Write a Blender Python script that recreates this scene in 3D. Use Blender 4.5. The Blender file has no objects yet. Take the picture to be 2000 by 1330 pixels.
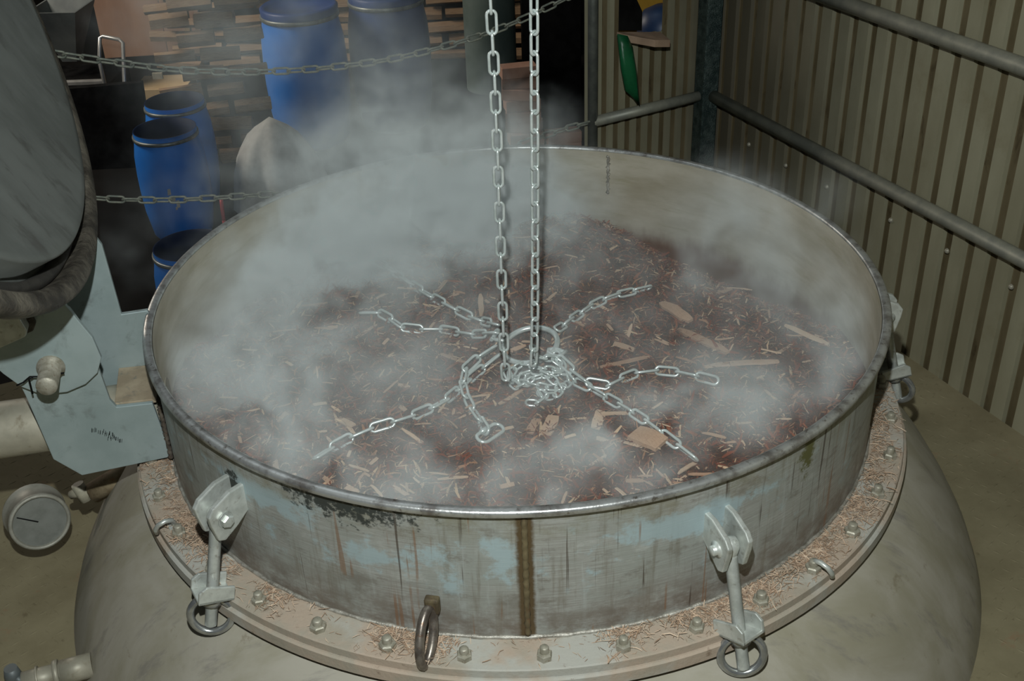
import bpy, bmesh, math, random
import numpy as np
from mathutils import Vector, Matrix

random.seed(7)
RNG = np.random.default_rng(11)
SC = bpy.context.scene
COL = SC.collection
PI = math.pi
R2 = math.radians

# ------------------------------------------------------------------ camera
FPX = 2239.7168
ZR = 0.612                                   # height of the vat rim above the platform
CAM = np.array([0.0, -2.8002 * .72, ZR + 1.4989 * .72])
YAW, PITCH, ROLL = -0.0052, 0.5444, -0.0382


def cam_axes():
    f = np.array([math.sin(YAW) * math.cos(PITCH), math.cos(YAW) * math.cos(PITCH), -math.sin(PITCH)])
    r = np.cross(f, [0, 0, 1]); r /= np.linalg.norm(r)
    u = np.cross(r, f)
    c, s = math.cos(ROLL), math.sin(ROLL)
    return c * r + s * u, -s * r + c * u, f


AX, AY, AZ = cam_axes()
cam_data = bpy.data.cameras.new('camera')
cam_data.sensor_width = 36.0
cam_data.lens = FPX / 2000 * 36.0
cam_data.clip_start = 0.05
cam_data.clip_end = 100
cam = bpy.data.objects.new('camera', cam_data)
COL.objects.link(cam)
cam.matrix_world = Matrix(((AX[0], AY[0], -AZ[0], CAM[0]), (AX[1], AY[1], -AZ[1], CAM[1]),
                           (AX[2], AY[2], -AZ[2], CAM[2]), (0, 0, 0, 1)))
SC.camera = cam

# ------------------------------------------------------------------ world, lights, exposure
world = bpy.data.worlds.new('world')
SC.world = world
world.use_nodes = True
bg = world.node_tree.nodes['Background']
bg.inputs[0].default_value = (0.80, 0.90, 1.0, 1)
bg.inputs[1].default_value = 0.022


def lamp(name, kind, loc, power, color=(1, 1, 1), size=.1, aim=None):
    d = bpy.data.lights.new(name, kind)
    d.energy = power
    d.color = color
    if kind == 'AREA':
        d.shape = 'DISK'; d.size = size
    else:
        d.shadow_soft_size = size
    o = bpy.data.objects.new(name, d)
    COL.objects.link(o)
    o.location = loc
    if aim is not None:
        o.rotation_euler = (Vector(aim) - Vector(loc)).to_track_quat('-Z', 'Y').to_euler()
    return o


# the photographer's flash gun, a hand's breadth above the lens
lamp('camera_flash', 'POINT', CAM + AY * .31 - AX * .04, 156.0, (.945, 1.0, .985), .018)
# lamp of the hall far behind the platform
lamp('hall_lamp', 'AREA', (-5.2, 5.2, 2.6), 150.0, (1.0, .90, .78), 1.6, (-1.6, 6.8, -1.0))
lamp('overhead_fill', 'AREA', (-1.5, 1.5, 4.2), 12.0, (.86, .95, 1.0), 2.5, (-.6, .6, 0))  # unseen soft fill added above the platform edge

SC.view_settings.view_transform = 'Standard'
SC.view_settings.look = 'None'
SC.view_settings.exposure = 0.0
SC.view_settings.gamma = 1.0
SC.view_settings.use_curve_mapping = False


# ------------------------------------------------------------------ pixel -> point
def ray(x, y):
    return AX * ((x - 1000) / FPX) - AY * ((y - 665) / FPX) + AZ


def at_z(x, y, z):
    d = ray(x, y); return CAM + d * (z - CAM[2]) / d[2]


def on_plane(x, y, p, n):
    d = ray(x, y); p = np.array(p, float); n = np.array(n, float)
    return CAM + d * ((p - CAM) @ n) / (d @ n)


def at_depth(x, y, dep):
    return CAM + ray(x, y) * dep


# ------------------------------------------------------------------ materials
def lin(r, g=None, b=None):
    if g is None:
        r, g, b = r
    f = lambda c: (c / 255 / 12.92) if c / 255 <= .04045 else ((c / 255 + .055) / 1.055) ** 2.4
    return (f(r), f(g), f(b), 1)


class NT:
    def __init__(s, name):
        s.m = bpy.data.materials.new(name)
        s.m.use_nodes = True
        s.t = s.m.node_tree
        s.b = s.t.nodes['Principled BSDF']

    def node(s, kind, **kw):
        n = s.t.nodes.new(kind)
        for k, v in kw.items():
            setattr(n, k, v)
        return n

    def put(s, sock, v):
        if hasattr(v, 'is_output') or isinstance(v, bpy.types.NodeSocket):
            s.t.links.new(v, sock)
        else:
            sock.default_value = v

    def math(s, op, a, b=0.0, clamp=False):
        n = s.node('ShaderNodeMath', operation=op, use_clamp=clamp)
        s.put(n.inputs[0], a); s.put(n.inputs[1], b)
        return n.outputs[0]

    def coord(s, which='Object', scale=(1, 1, 1), rot=(0, 0, 0)):
        tc = s.node('ShaderNodeTexCoord')
        mp = s.node('ShaderNodeMapping')
        mp.inputs['Scale'].default_value = scale
        mp.inputs['Rotation'].default_value = rot
        s.t.links.new(tc.outputs[which], mp.inputs[0])
        return mp.outputs[0]

    def noise(s, vec, scale=5.0, detail=4.0, rough=.6, dist=0.0):
        n = s.node('ShaderNodeTexNoise')
        s.put(n.inputs['Vector'], vec)
        n.inputs['Scale'].default_value = scale
        n.inputs['Detail'].default_value = detail
        n.inputs['Roughness'].default_value = rough
        n.inputs['Distortion'].default_value = dist
        return n.outputs[0]

    def step(s, v, lo, hi):
        n = s.node('ShaderNodeMapRange', interpolation_type='SMOOTHSTEP')
        s.put(n.inputs[0], v)
        n.inputs[1].default_value = lo; n.inputs[2].default_value = hi
        return n.outputs[0]

    def mix(s, fac, a, b):
        n = s.node('ShaderNodeMix', data_type='RGBA')
        s.put(n.inputs[0], fac); s.put(n.inputs[6], a); s.put(n.inputs[7], b)
        return n.outputs[2]

    def bump(s, h, strength=.3, dist=.002):
        n = s.node('ShaderNodeBump')
        n.inputs['Strength'].default_value = strength
        n.inputs['Distance'].default_value = dist
        s.put(n.inputs['Height'], h)
        s.t.links.new(n.outputs[0], s.b.inputs['Normal'])

    def sep(s, vec):
        n = s.node('ShaderNodeSeparateXYZ'); s.put(n.inputs[0], vec)
        return n.outputs

    def bell(s, v, mid, w):                    # smooth bump of a coordinate around mid
        d = s.math('DIVIDE', s.math('SUBTRACT', v, mid), w)
        return s.math('EXPONENT', 0, 0) if False else s.math('POWER', 2.718, s.math('MULTIPLY', s.math('MULTIPLY', d, d), -1.0))

    def out(s, color, rough=.6, metal=0.0):
        s.put(s.b.inputs['Base Color'], color)
        s.put(s.b.inputs['Roughness'], rough)
        s.put(s.b.inputs['Metallic'], metal)
        return s.m


def simple(name, c1, c2, scale=8, rough=.6, metal=0.0, bump=0.0, stretch=(1, 1, 1), lo=.35, hi=.65, c3=None, which='Object', bscale=None, bdist=.002):
    t = NT(name)
    v = t.coord(which, stretch)
    n = t.noise(v, scale, 6, .62)
    c = t.mix(t.step(n, lo, hi), lin(c1), lin(c2))
    if c3:
        n2 = t.noise(v, scale * 2.7, 5, .65, .4)
        c = t.mix(t.math('MULTIPLY', t.step(n2, .55, .72), .8), c, lin(c3))
    if bump:
        t.bump(t.noise(v, bscale or scale * 6, 4, .6), bump, bdist)
    return t.out(c, rough, metal)


SEAM_A = -1.5695           # where the upright front seam stands


def m_tank():
    t = NT('weathered_tank_steel')
    uv = t.coord('UV')
    o = t.sep(uv)
    a, z = o[0], o[1]
    comb = lambda sa, sz: (lambda n: (t.put(n.inputs[0], t.math('MULTIPLY', a, sa)), t.put(n.inputs[1], t.math('MULTIPLY', z, sz)), n.outputs[0])[2])(t.node('ShaderNodeCombineXYZ'))
    grain = t.noise(comb(9, 420), 1, 5, .7)
    blot = t.noise(comb(5, 9), 1, 6, .62)
    c = t.mix(t.step(grain, .28, .74), lin(150, 148, 142), lin(184, 187, 183))
    c = t.mix(t.math('MULTIPLY', t.step(blot, .38, .62), .6), c, lin(158, 164, 158))
    bl2 = t.noise(comb(8, 22), 1, 7, .72)
    c = t.mix(t.math('MULTIPLY', t.step(bl2, .54, .70), .55), c, lin(198, 202, 198))
    c = t.mix(t.math('MULTIPLY', t.step(bl2, .47, .34), .55), c, lin(116, 110, 100))
    sme = t.noise(comb(34, 3.2), 1, 5, .65)
    c = t.mix(t.math('MULTIPLY', t.step(sme, .54, .68), .45), c, lin(120, 112, 94))
    c = t.mix(t.math('MULTIPLY', t.step(sme, .44, .32), .40), c, lin(196, 204, 204))
    # grime towards the flange and olive stain under the rim
    low = t.step(z, .47, .36)
    lown = t.noise(comb(14, 30), 1, 6, .7)
    c = t.mix(t.math('MULTIPLY', low, t.step(lown, .3, .65)), c, lin(124, 116, 106))
    hi = t.math('MULTIPLY', t.step(z, .52, .60), t.step(t.noise(comb(9, 14), 1, 5, .7), .42, .62))
    c = t.mix(t.math('MULTIPLY', hi, .6), c, lin(128, 122, 92))
    # pale blue paint left in patches
    pn = t.noise(comb(10, 16), 1, 7, .68)
    band = t.math('MULTIPLY', t.step(z, .40, .46), t.step(z, .60, .54))
    longp = t.math('MULTIPLY', t.bell(a, -1.20, .22), t.bell(z, .535, .03))
    spot2 = t.math('MULTIPLY', t.bell(a, -1.88, .10), t.bell(z, .50, .035))
    spot3 = t.math('MULTIPLY', t.bell(a, -1.62, .05), t.bell(z, .515, .03))
    spot4 = t.math('MULTIPLY', t.bell(a, -2.22, .16), t.bell(z, .545, .04))
    add = t.math('ADD', t.math('ADD', longp, spot2), t.math('ADD', spot3, spot4))
    pm = t.step(t.math('ADD', pn, t.math('MULTIPLY', add, .22)), .56, .68)
    c = t.mix(t.math('MULTIPLY', t.math('MULTIPLY', pm, band), .78), c, lin(176, 198, 204))
    # thin vertical drips: dark, rust and pale
    dn = t.noise(comb(70, 2.2), 1, 3, .5)
    dm = t.math('MULTIPLY', t.step(dn, .625, .66), t.step(t.noise(comb(16, 7), 1, 2, .5), .44, .56))
    c = t.mix(t.math('MULTIPLY', dm, .75), c, lin(74, 60, 48))
    rn = t.noise(comb(46, 1.6), 1, 2, .5, .3)
    rm = t.math('MULTIPLY', t.step(rn, .64, .67), t.step(t.noise(comb(9, 9), 1, 2, .5), .46, .56))
    c = t.mix(t.math('MULTIPLY', rm, .6), c, lin(140, 104, 74))
    # black-green stain below the rim on the near left
    sm = t.math('MULTIPLY', t.bell(a, -1.97, .24), t.bell(z, .592, .052))
    sn = t.noise(comb(38, 58), 1, 6, .72)
    c = t.mix(t.math('MULTIPLY', t.step(t.math('ADD', t.math('MULTIPLY', sm, .42), sn), .74, .86), .92), c, lin(48, 54, 52))
    sm2 = t.math('MULTIPLY', t.bell(a, -2.30, .035), t.bell(z, .535, .05))
    c = t.mix(t.step(t.math('ADD', t.math('MULTIPLY', sm2, .45), sn), .78, .88), c, lin(62, 66, 62))
    # rusty band along the upright seam
    bm2 = t.math('MULTIPLY', t.bell(a, SEAM_A, .024), t.math('ADD', t.math('MULTIPLY', sn, .9), .35))
    c = t.mix(t.step(bm2, .30, .62), c, lin(96, 80, 56))
    # olive runs on the far right
    om = t.math('MULTIPLY', t.bell(a, -.86, .035), t.step(z, .44, .60))
    c = t.mix(t.step(t.math('ADD', t.math('MULTIPLY', om, .4), sn), .66, .82), c, lin(104, 104, 66))
    t.bump(grain, .25, .0012)
    return t.out(c, t.math('ADD', t.math('MULTIPLY', blot, .25), .38), .35)


def m_inner():
    t = NT('stained_inner_steel')
    uv = t.coord('UV'); o = t.sep(uv); a, z = o[0], o[1]
    v = t.coord('Object', (3, 3, 9))
    n = t.noise(v, 1.5, 6, .62)
    c = t.mix(t.step(n, .3, .7), lin(164, 156, 136), lin(194, 188, 172))
    n2 = t.noise(t.coord('Object', (2, 2, 14)), 2.4, 6, .7)
    c = t.mix(t.math('MULTIPLY', t.step(n2, .52, .68), .45), c, lin(148, 140, 104))
    tide = t.math('ADD', z, t.math('MULTIPLY', t.noise(t.coord('Object', (7, 7, 3)), 2, 4, .6), -.09))
    c = t.mix(t.step(tide, .385, .325), c, lin(104, 62, 32))
    return t.out(c, .5, .25)


def m_dome():
    t = NT('dusty_dome_steel')
    n = t.noise(t.coord('Object', (1.6, 3.4, 2)), 2.2, 6, .62, .5)
    c = t.mix(t.step(n, .34, .66), lin(142, 137, 118), lin(162, 157, 144))
    st = t.noise(t.coord('Object', (3, 16, 5), (0, 0, .9)), 1.3, 6, .7)
    c = t.mix(t.math('MULTIPLY', t.step(st, .55, .70), .55), c, lin(112, 108, 104))
    st2 = t.noise(t.coord('Object', (5, 5, 5)), 3, 7, .75)
    c = t.mix(t.math('MULTIPLY', t.step(st2, .60, .70), .5), c, lin(108, 96, 72))
    t.bump(t.noise(t.coord('Object'), 90, 3, .6), .12, .001)
    return t.out(c, .72, .0)


def m_flange():
    t = NT('flange_under_sawdust')
    v = t.coord('Object')
    n = t.noise(v, 13, 6, .66)
    c = t.mix(t.step(n, .36, .60), lin(155, 147, 132), lin(167, 151, 134))
    n2 = t.noise(v, 4.5, 5, .6)
    c = t.mix(t.math('MULTIPLY', t.step(n2, .46, .58), .9), c, lin(168, 168, 160))
    n3 = t.noise(v, 26, 6, .7)
    c = t.mix(t.math('MULTIPLY', t.step(n3, .60, .70), .7), c, lin(112, 92, 74))
    t.bump(t.noise(v, 120, 4, .7), .5, .002)
    return t.out(c, .85)


def m_corrugated(name, soot):
    t = NT(name)
    v = t.coord('Object')
    n = t.noise(t.coord('Object', (1, 1, .35)), 6, 6, .6)
    c = t.mix(t.step(n, .3, .7), lin(122, 118, 96), lin(138, 135, 113))
    n2 = t.noise(v, 5, 6, .7)
    c = t.mix(t.math('MULTIPLY', t.step(n2, .54, .7), .35), c, lin(108, 98, 70))
    o = t.sep(v)
    # smoke stain in the corner of the shed
    d = t.math('ADD', o[0], t.math('MULTIPLY', t.noise(v, 3, 4, .6), .35))
    sm = t.step(d, soot[1], soot[0])
    c = t.mix(t.math('MULTIPLY', sm, .85), c, lin(62, 56, 44))
    t.bump(t.noise(v, 60, 4, .6), .1, .001)
    return t.out(c, .62)


def m_floor():
    t = NT('dusty_checker_plate')
    v = t.coord('Object')
    n = t.noise(v, 4, 6, .65)
    c = t.mix(t.step(n, .3, .7), lin(116, 108, 84), lin(136, 128, 102))
    n2 = t.noise(v, 38, 5, .7)
    c = t.mix(t.math('MULTIPLY', t.step(n2, .60, .70), .45), c, lin(84, 74, 54))
    n3 = t.noise(v, 9, 5, .7)
    c = t.mix(t.math('MULTIPLY', t.step(n3, .60, .72), .4), c, lin(140, 104, 80))
    t.bump(t.noise(v, 120, 4, .6), .25, .001)
    return t.out(c, .85)


def m_attr(name, attr, rough=.8, metal=0.0):
    t = NT(name)
    n = t.node('ShaderNodeAttribute', attribute_name=attr)
    v = t.noise(t.coord('Object'), 60, 4, .6)
    c = t.mix(t.math('MULTIPLY', t.step(v, .4, .8), .45), n.outputs[0], (0.03, .016, .010, 1))
    return t.out(c, rough, metal)


def m_objcol(name, c1, c2, rough=.75):
    t = NT(name)
    oi = t.node('ShaderNodeObjectInfo')
    c = t.mix(oi.outputs['Random'], lin(c1), lin(c2))
    n = t.noise(t.coord('Object', (3, 40, 40)), 4, 4, .6)
    c = t.mix(t.math('MULTIPLY', t.step(n, .45, .7), .45), c, lin(96, 58, 38))
    return t.out(c, rough)


def m_plain(name, c, rough=.5, metal=0.0):
    return simple(name, c, tuple(max(0, k - 14) for k in c), 12, rough, metal)


MT = {
    'tank': m_tank(), 'inner': m_inner(), 'dome': m_dome(), 'flange': m_flange(), 'floor': m_floor(),
    'wall_r': m_corrugated('olive_corrugated_sheet', (.25, 1.15)),
    'wall_b': m_corrugated('olive_corrugated_sheet_back', (.75, .28)),
    'groove_brown': simple('brown_groove_sheet', (84, 75, 54), (100, 90, 68), 9, .7, 0, 0, (1, 1, .3), c3=(62, 52, 36)),  # darker brown than the sheet, for the recessed groove faces
    'rim': simple('worn_bright_steel', (138, 134, 130), (200, 202, 200), 26, .34, .75, .25, lo=.3, hi=.6, c3=(96, 84, 70)),
    'zinc': simple('zinc_plated_steel', (178, 182, 176), (204, 208, 202), 30, .36, .45, .1, c3=(150, 146, 136)),
    'chain': simple('zinc_plated_chain', (196, 206, 202), (222, 230, 228), 40, .27, .45),
    'rustchain': simple('dull_galvanised_chain', (104, 112, 104), (138, 140, 126), 60, .55, .35),
    'ringsteel': simple('polished_dark_steel', (150, 152, 152), (184, 186, 184), 40, .22, .75),
    'eye': simple('brown_bare_steel', (92, 84, 78), (132, 124, 114), 50, .36, .6, .1, c3=(110, 76, 50)),
    'seam': simple('rusty_weld_strip', (64, 54, 40), (112, 100, 72), 22, .7, .2, .5, (1, 1, .25), c3=(128, 78, 40)),
    'weld': simple('pale_weld_bead', (140, 136, 126), (186, 182, 172), 60, .4, .5, .6),
    'plate': simple('blue_grey_plate_steel', (148, 163, 163), (164, 178, 178), 7, .45, .35, .08, c3=(128, 138, 136)),
    'shelf': simple('dusty_plate', (146, 132, 110), (170, 156, 132), 18, .8, 0, .2, c3=(110, 112, 104)),
    'lid': simple('smooth_grey_lid_steel', (114, 118, 114), (134, 138, 134), 3.0, .5, .35, 0, (2.6, 2.6, .45), c3=(98, 98, 94)),
    'lidring': simple('tarry_lid_ring', (62, 58, 52), (118, 112, 100), 15, .55, .3, .8, c3=(44, 38, 32), bdist=.004),
    'gasket': simple('black_rubber', (40, 38, 35), (58, 55, 50), 20, .7, 0, .3),
    'bolt': simple('dusty_bolt_steel', (142, 138, 122), (172, 168, 154), 50, .5, .35, .2, c3=(120, 100, 78)),
    'rail': simple('galvanised_rail', (128, 130, 120), (150, 150, 136), 16, .5, .35, .1),
    'post': simple('mottled_teal_post', (30, 48, 46), (70, 84, 80), 38, .3, .3, .9, c3=(20, 26, 26), bdist=.006),
    'pole': simple('grey_pole', (84, 88, 84), (104, 108, 102), 20, .45, .4),
    'pipe': simple('galvanised_pipe', (150, 146, 130), (178, 172, 154), 9, .5, .25, .1, c3=(128, 118, 96)),
    'dial': simple('dusty_dial_case', (138, 136, 124), (164, 162, 150), 20, .5, .2, .1),
    'glass': simple('dusty_dial_glass', (112, 114, 108), (124, 126, 120), 30, .25, 0),
    'white': simple('dusty_white_plastic', (150, 146, 128), (172, 166, 146), 30, .6),
    'black': m_plain('black_paint', (22, 22, 22), .5),
    'rustpipe': simple('rusty_nozzle', (120, 104, 78), (160, 146, 118), 20, .8, 0, .4, c3=(140, 84, 44)),
    'heap': simple('wet_brown_wood', (58, 38, 28), (92, 58, 40), 40, .85, 0, 1.0, c3=(110, 74, 52), bdist=.006),
    'shaving': m_attr('wood_shavings', 'tint', .75),
    'dust': m_attr('sawdust_fibres', 'tint', .9),
    'chip': m_objcol('pale_wood_chip', (206, 178, 150), (168, 132, 106)),
    'blue': simple('blue_plastic', (24, 122, 222), (32, 132, 232), 5, .38),
    'bluedark': simple('deep_blue_plastic', (14, 54, 120), (20, 64, 136), 5, .45),
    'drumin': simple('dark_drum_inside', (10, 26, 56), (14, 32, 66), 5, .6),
    'band': simple('grey_clamp_band', (110, 116, 112), (140, 144, 138), 20, .4, .5),
    'sack': simple('pale_woven_sheet', (166, 166, 160), (182, 182, 176), 20, .7),
    'log': simple('split_firewood', (138, 108, 80), (172, 144, 110), 9, .85, 0, .6, (.5, 3, 3), c3=(92, 62, 40)),
    'board': simple('brown_board', (146, 112, 90), (164, 130, 106), 3, .8, 0, 0, (1, 1, .3)),
    'paleboard': simple('pale_timber', (196, 168, 124), (210, 184, 140), 6, .8),
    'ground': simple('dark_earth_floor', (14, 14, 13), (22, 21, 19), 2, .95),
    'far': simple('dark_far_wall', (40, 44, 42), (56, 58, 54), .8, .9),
    'machine': simple('grey_machine', (92, 98, 98), (116, 122, 120), 3, .5, .2),
    'steelbar': simple('bright_bar', (176, 176, 172), (200, 200, 196), 10, .3, .6),
    'column': simple('grey_green_column', (92, 108, 102), (108, 122, 116), 3, .6),
    'brick': simple('pink_brick', (176, 134, 112), (190, 150, 128), 9, .85),
    'green': simple('green_plastic_bag', (10, 74, 42), (18, 92, 54), 14, .4, 0, .3, c3=(20, 60, 38)),
    'sill': simple('worn_sill_board', (134, 112, 92), (156, 132, 110), 12, .8, 0, .2, c3=(150, 92, 76)),
    'yellow': simple('yellow_panel', (150, 112, 30), (166, 128, 44), 6, .6),
    'navy': simple('navy_plastic', (16, 40, 72), (22, 50, 84), 8, .45),
    'red': m_plain('red_plastic', (190, 50, 60), .5),
}


for k_ in ('ground', 'far', 'black', 'drumin', 'heap', 'shaving', 'floor', 'groove_brown'):
    MT[k_].node_tree.nodes['Principled BSDF'].inputs['Specular IOR Level'].default_value = .12


# ------------------------------------------------------------------ mesh helpers
class MB:
    def __init__(s):
        s.v, s.f, s.sm, s.uv = [], [], [], {}

    def add(s, verts, faces, smooth=False):
        k = len(s.v)
        s.v += [tuple(map(float, p)) for p in verts]
        for f in faces:
            s.f.append(tuple(i + k for i in f)); s.sm.append(smooth)
        return s

    def box(s, c, size, M=None):
        x, y, z = (q / 2 for q in size)
        p = [Vector((a * x, b * y, d * z)) for a in (-1, 1) for b in (-1, 1) for d in (-1, 1)]
        if M is not None:
            p = [M @ q for q in p]
        p = [q + Vector(c) for q in p]
        return s.add(p, [(0, 1, 3, 2), (4, 6, 7, 5), (0, 4, 5, 1), (2, 3, 7, 6), (0, 2, 6, 4), (1, 5, 7, 3)])

    def lathe(s, prof, n=96, a0=0.0, a1=2 * PI, uv=False, M=None, close=True, smooth=True, closed_prof=False):
        k = len(s.v); m = len(prof); full = abs(abs(a1 - a0) - 2 * PI) < 1e-6 and not uv
        cols = n if full else n + 1
        pts = []
        for i in range(cols):
            a = a0 + (a1 - a0) * i / n
            for r, z in prof:
                q = Vector((r * math.cos(a), r * math.sin(a), z))
                pts.append(M @ q if M is not None else q)
        faces = []
        mm = m if closed_prof else m - 1
        for i in range(n):
            for j in range(mm):
                i2 = (i + 1) % cols; j2 = (j + 1) % m
                faces.append((i * m + j, i2 * m + j, i2 * m + j2, i * m + j2))
                if uv:
                    A = a0 + (a1 - a0) * i / n; B = a0 + (a1 - a0) * (i + 1) / n
                    s.uv[len(s.f) + len(faces) - 1] = [(A, prof[j][1]), (B, prof[j][1]), (B, prof[j2][1]), (A, prof[j2][1])]
        return s.add(pts, faces, smooth)

    def tube(s, path, r, n=10, closed=False, cap=True, smooth=True):
        path = [Vector(p) for p in path]
        m = len(path); rs = r if isinstance(r, (list, tuple)) else [r] * m
        pts = []; up = None
        for i, p in enumerate(path):
            if closed:
                t = (path[(i + 1) % m] - path[i - 1]).normalized()
            else:
                t = (path[min(i + 1, m - 1)] - path[max(i - 1, 0)]).normalized()
            if up is None:
                up = Vector((0, 0, 1)) if abs(t.z) < .9 else Vector((1, 0, 0))
            u = (up - t * up.dot(t)).normalized(); w = t.cross(u); up = u
            for j in range(n):
                a = 2 * PI * j / n
                pts.append(p + (u * math.cos(a) + w * math.sin(a)) * rs[i])
        faces = []
        for i in range(m if closed else m - 1):
            for j in range(n):
                i2 = (i + 1) % m; j2 = (j + 1) % n
                faces.append((i * n + j, i * n + j2, i2 * n + j2, i2 * n + j))
        s.add(pts, faces, smooth)
        if cap and not closed:
            k = len(s.v) - len(pts)
            s.f.append(tuple(k + j for j in range(n))[::-1]); s.sm.append(False)
            s.f.append(tuple(k + (m - 1) * n + j for j in range(n))); s.sm.append(False)
        return s

    def prism(s, poly, d):                     # poly: list of 3D points, extruded by vector d
        n = len(poly); d = Vector(d)
        p = [Vector(q) for q in poly]
        return s.add(p + [q + d for q in p], [tuple(range(n))[::-1], tuple(range(n, 2 * n))] +
                     [(i, (i + 1) % n, n + (i + 1) % n, n + i) for i in range(n)])

    def mesh(s, name, mat, bevel=0):
        me = bpy.data.meshes.new(name)
        me.from_pydata(s.v, [], s.f)
        me.polygons.foreach_set('use_smooth', s.sm)
        if s.uv:
            L = me.uv_layers.new(name='UVMap')
            for pi, co in s.uv.items():
                for li, c in zip(me.polygons[pi].loop_indices, co):
                    L.data[li].uv = c
        if mat is not None:
            me.materials.append(MT[mat] if isinstance(mat, str) else mat)
        if not s.uv:
            bm = bmesh.new(); bm.from_mesh(me)
            bmesh.ops.recalc_face_normals(bm, faces=bm.faces)
            if bevel:
                e = [x for x in bm.edges if len(x.link_faces) == 2 and x.calc_face_angle(0) > .6]
                bmesh.ops.bevel(bm, geom=e, offset=bevel, segments=2, affect='EDGES', profile=.5, clamp_overlap=True)
            bm.to_mesh(me); bm.free()
        me.update()
        return me

    def build(s, name, mat, parent=None, bevel=0, **kw):
        return obj(name, s.mesh(name, mat, bevel), parent, **kw)


def tag(o, label=None, cat=None, group=None, kind=None):
    if label: o['label'] = label
    if cat: o['category'] = cat
    if group: o['group'] = group
    if kind: o['kind'] = kind
    return o


def obj(name, me, parent=None, M=None, label=None, cat=None, group=None, kind=None):
    o = bpy.data.objects.new(name, me)
    COL.objects.link(o)
    if parent is not None:
        o.parent = parent
        o.matrix_parent_inverse = Matrix.Translation(-parent_loc(parent))
    if M is not None:
        o.matrix_basis = M
    return tag(o, label, cat, group, kind)


def parent_loc(p):
    v = Vector((0, 0, 0))
    while p is not None:
        v += p.location
        p = p.parent
        if p is not None:
            break
    return v


def thing(name, loc, label, cat, group=None, kind=None):
    o = bpy.data.objects.new(name, None)
    COL.objects.link(o)
    o.empty_display_size = .05
    o.location = loc
    return tag(o, label, cat, group, kind)


def basis(x, y, z, loc):
    return Matrix(((x[0], y[0], z[0], loc[0]), (x[1], y[1], z[1], loc[1]), (x[2], y[2], z[2], loc[2]), (0, 0, 0, 1)))


def pol(r, a, z):
    return Vector((r * math.cos(a), r * math.sin(a), z))


# ------------------------------------------------------------------ the setting
K = Vector((.650, 1.555, 0))                   # shed corner
EW = Vector((.403, -.915, 0)).normalized()     # along the right wall, towards the camera
EB = Vector((-.915, -.403, 0)).normalized()    # along the back wall, to the left
NW = Vector((-.915, -.403, 0)).normalized()    # right wall faces left
NB = Vector((.403, -.915, 0)).normalized()     # back wall faces the camera

fl = MB()
a, b, c, d = K, K + EB * 3.6, K + EB * 3.6 + EW * 4.6, K + EW * 4.6
fl.prism([a, b, c, d], (0, 0, -.08))
floor = fl.build('floor', 'floor', kind='structure')
tag(floor, 'dusty olive platform floor around the vat')

# raised tread lugs of the plate (only where the floor shows)
lug = MB()
lp = [(-.012, 0, 0), (0, -.0028, 0), (.012, 0, 0), (0, .0028, 0), (0, 0, .0011)]
for i in range(-70, 90):
    for j in range(-70, 70):
        x, y = i * .028, j * .028
        r = math.hypot(x, y)
        if r < 1.0 or y > 1.5 or y < -1.0 or x < -1.5 or x > 1.6:
            continue
        if -.5 < x < .5 and y > 0 or (Vector((x, y, 0)) - K).dot(NW) < .04 or (Vector((x, y, 0)) - K).dot(NB) < .04:
            continue
        if random.random() < .25:
            continue
        an = PI / 4 if (i + j) % 2 else -PI / 4
        ca, sa = math.cos(an), math.sin(an)
        lug.add([(x + ca * p - sa * q, y + sa * p + ca * q, z) for p, q, z in lp], [(0, 1, 4), (1, 2, 4), (2, 3, 4), (3, 0, 4)])
lug.build('tread_lugs', 'floor', floor, kind='stuff')


def corrugated(name, length, height, mat, groove_mat, M, hole=None, pitch=.0735, depth=.012, z0=-.2, groove=((0, 0), (.040, 0), (.0435, -.85), (.045, -1), (.067, -1), (.0695, -.85))):
    # wide flat ribs with narrow grooves; local x along the wall, y = out of the wall, z up
    prof = []
    n = int(length / pitch) + 1
    for i in range(n):
        x = i * pitch
        for dx, dy in groove:
            if x + dx <= length:
                prof.append((x + dx, dy * depth))
    zs = sorted({z0, 0.0, height} | ({hole[2], hole[3]} if hole else set()))
    v = [(x, y, z) for x, y in prof for z in zs]
    m = len(zs); f = []
    for i in range(len(prof) - 1):
        for j in range(m - 1):
            xm = (prof[i][0] + prof[i + 1][0]) / 2; zm = (zs[j] + zs[j + 1]) / 2
            if hole and hole[0] < xm < hole[1] and hole[2] < zm < hole[3]:
                continue
            f.append((i * m + j, (i + 1) * m + j, (i + 1) * m + j + 1, i * m + j + 1))
    me = MB().add(v, f).mesh(name, mat)
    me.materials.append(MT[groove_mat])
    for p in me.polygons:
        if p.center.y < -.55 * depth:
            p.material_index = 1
    o = obj(name, me, kind='structure', M=M)
    sol = o.modifiers.new('thickness', 'SOLIDIFY'); sol.thickness = .002
    return o


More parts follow.
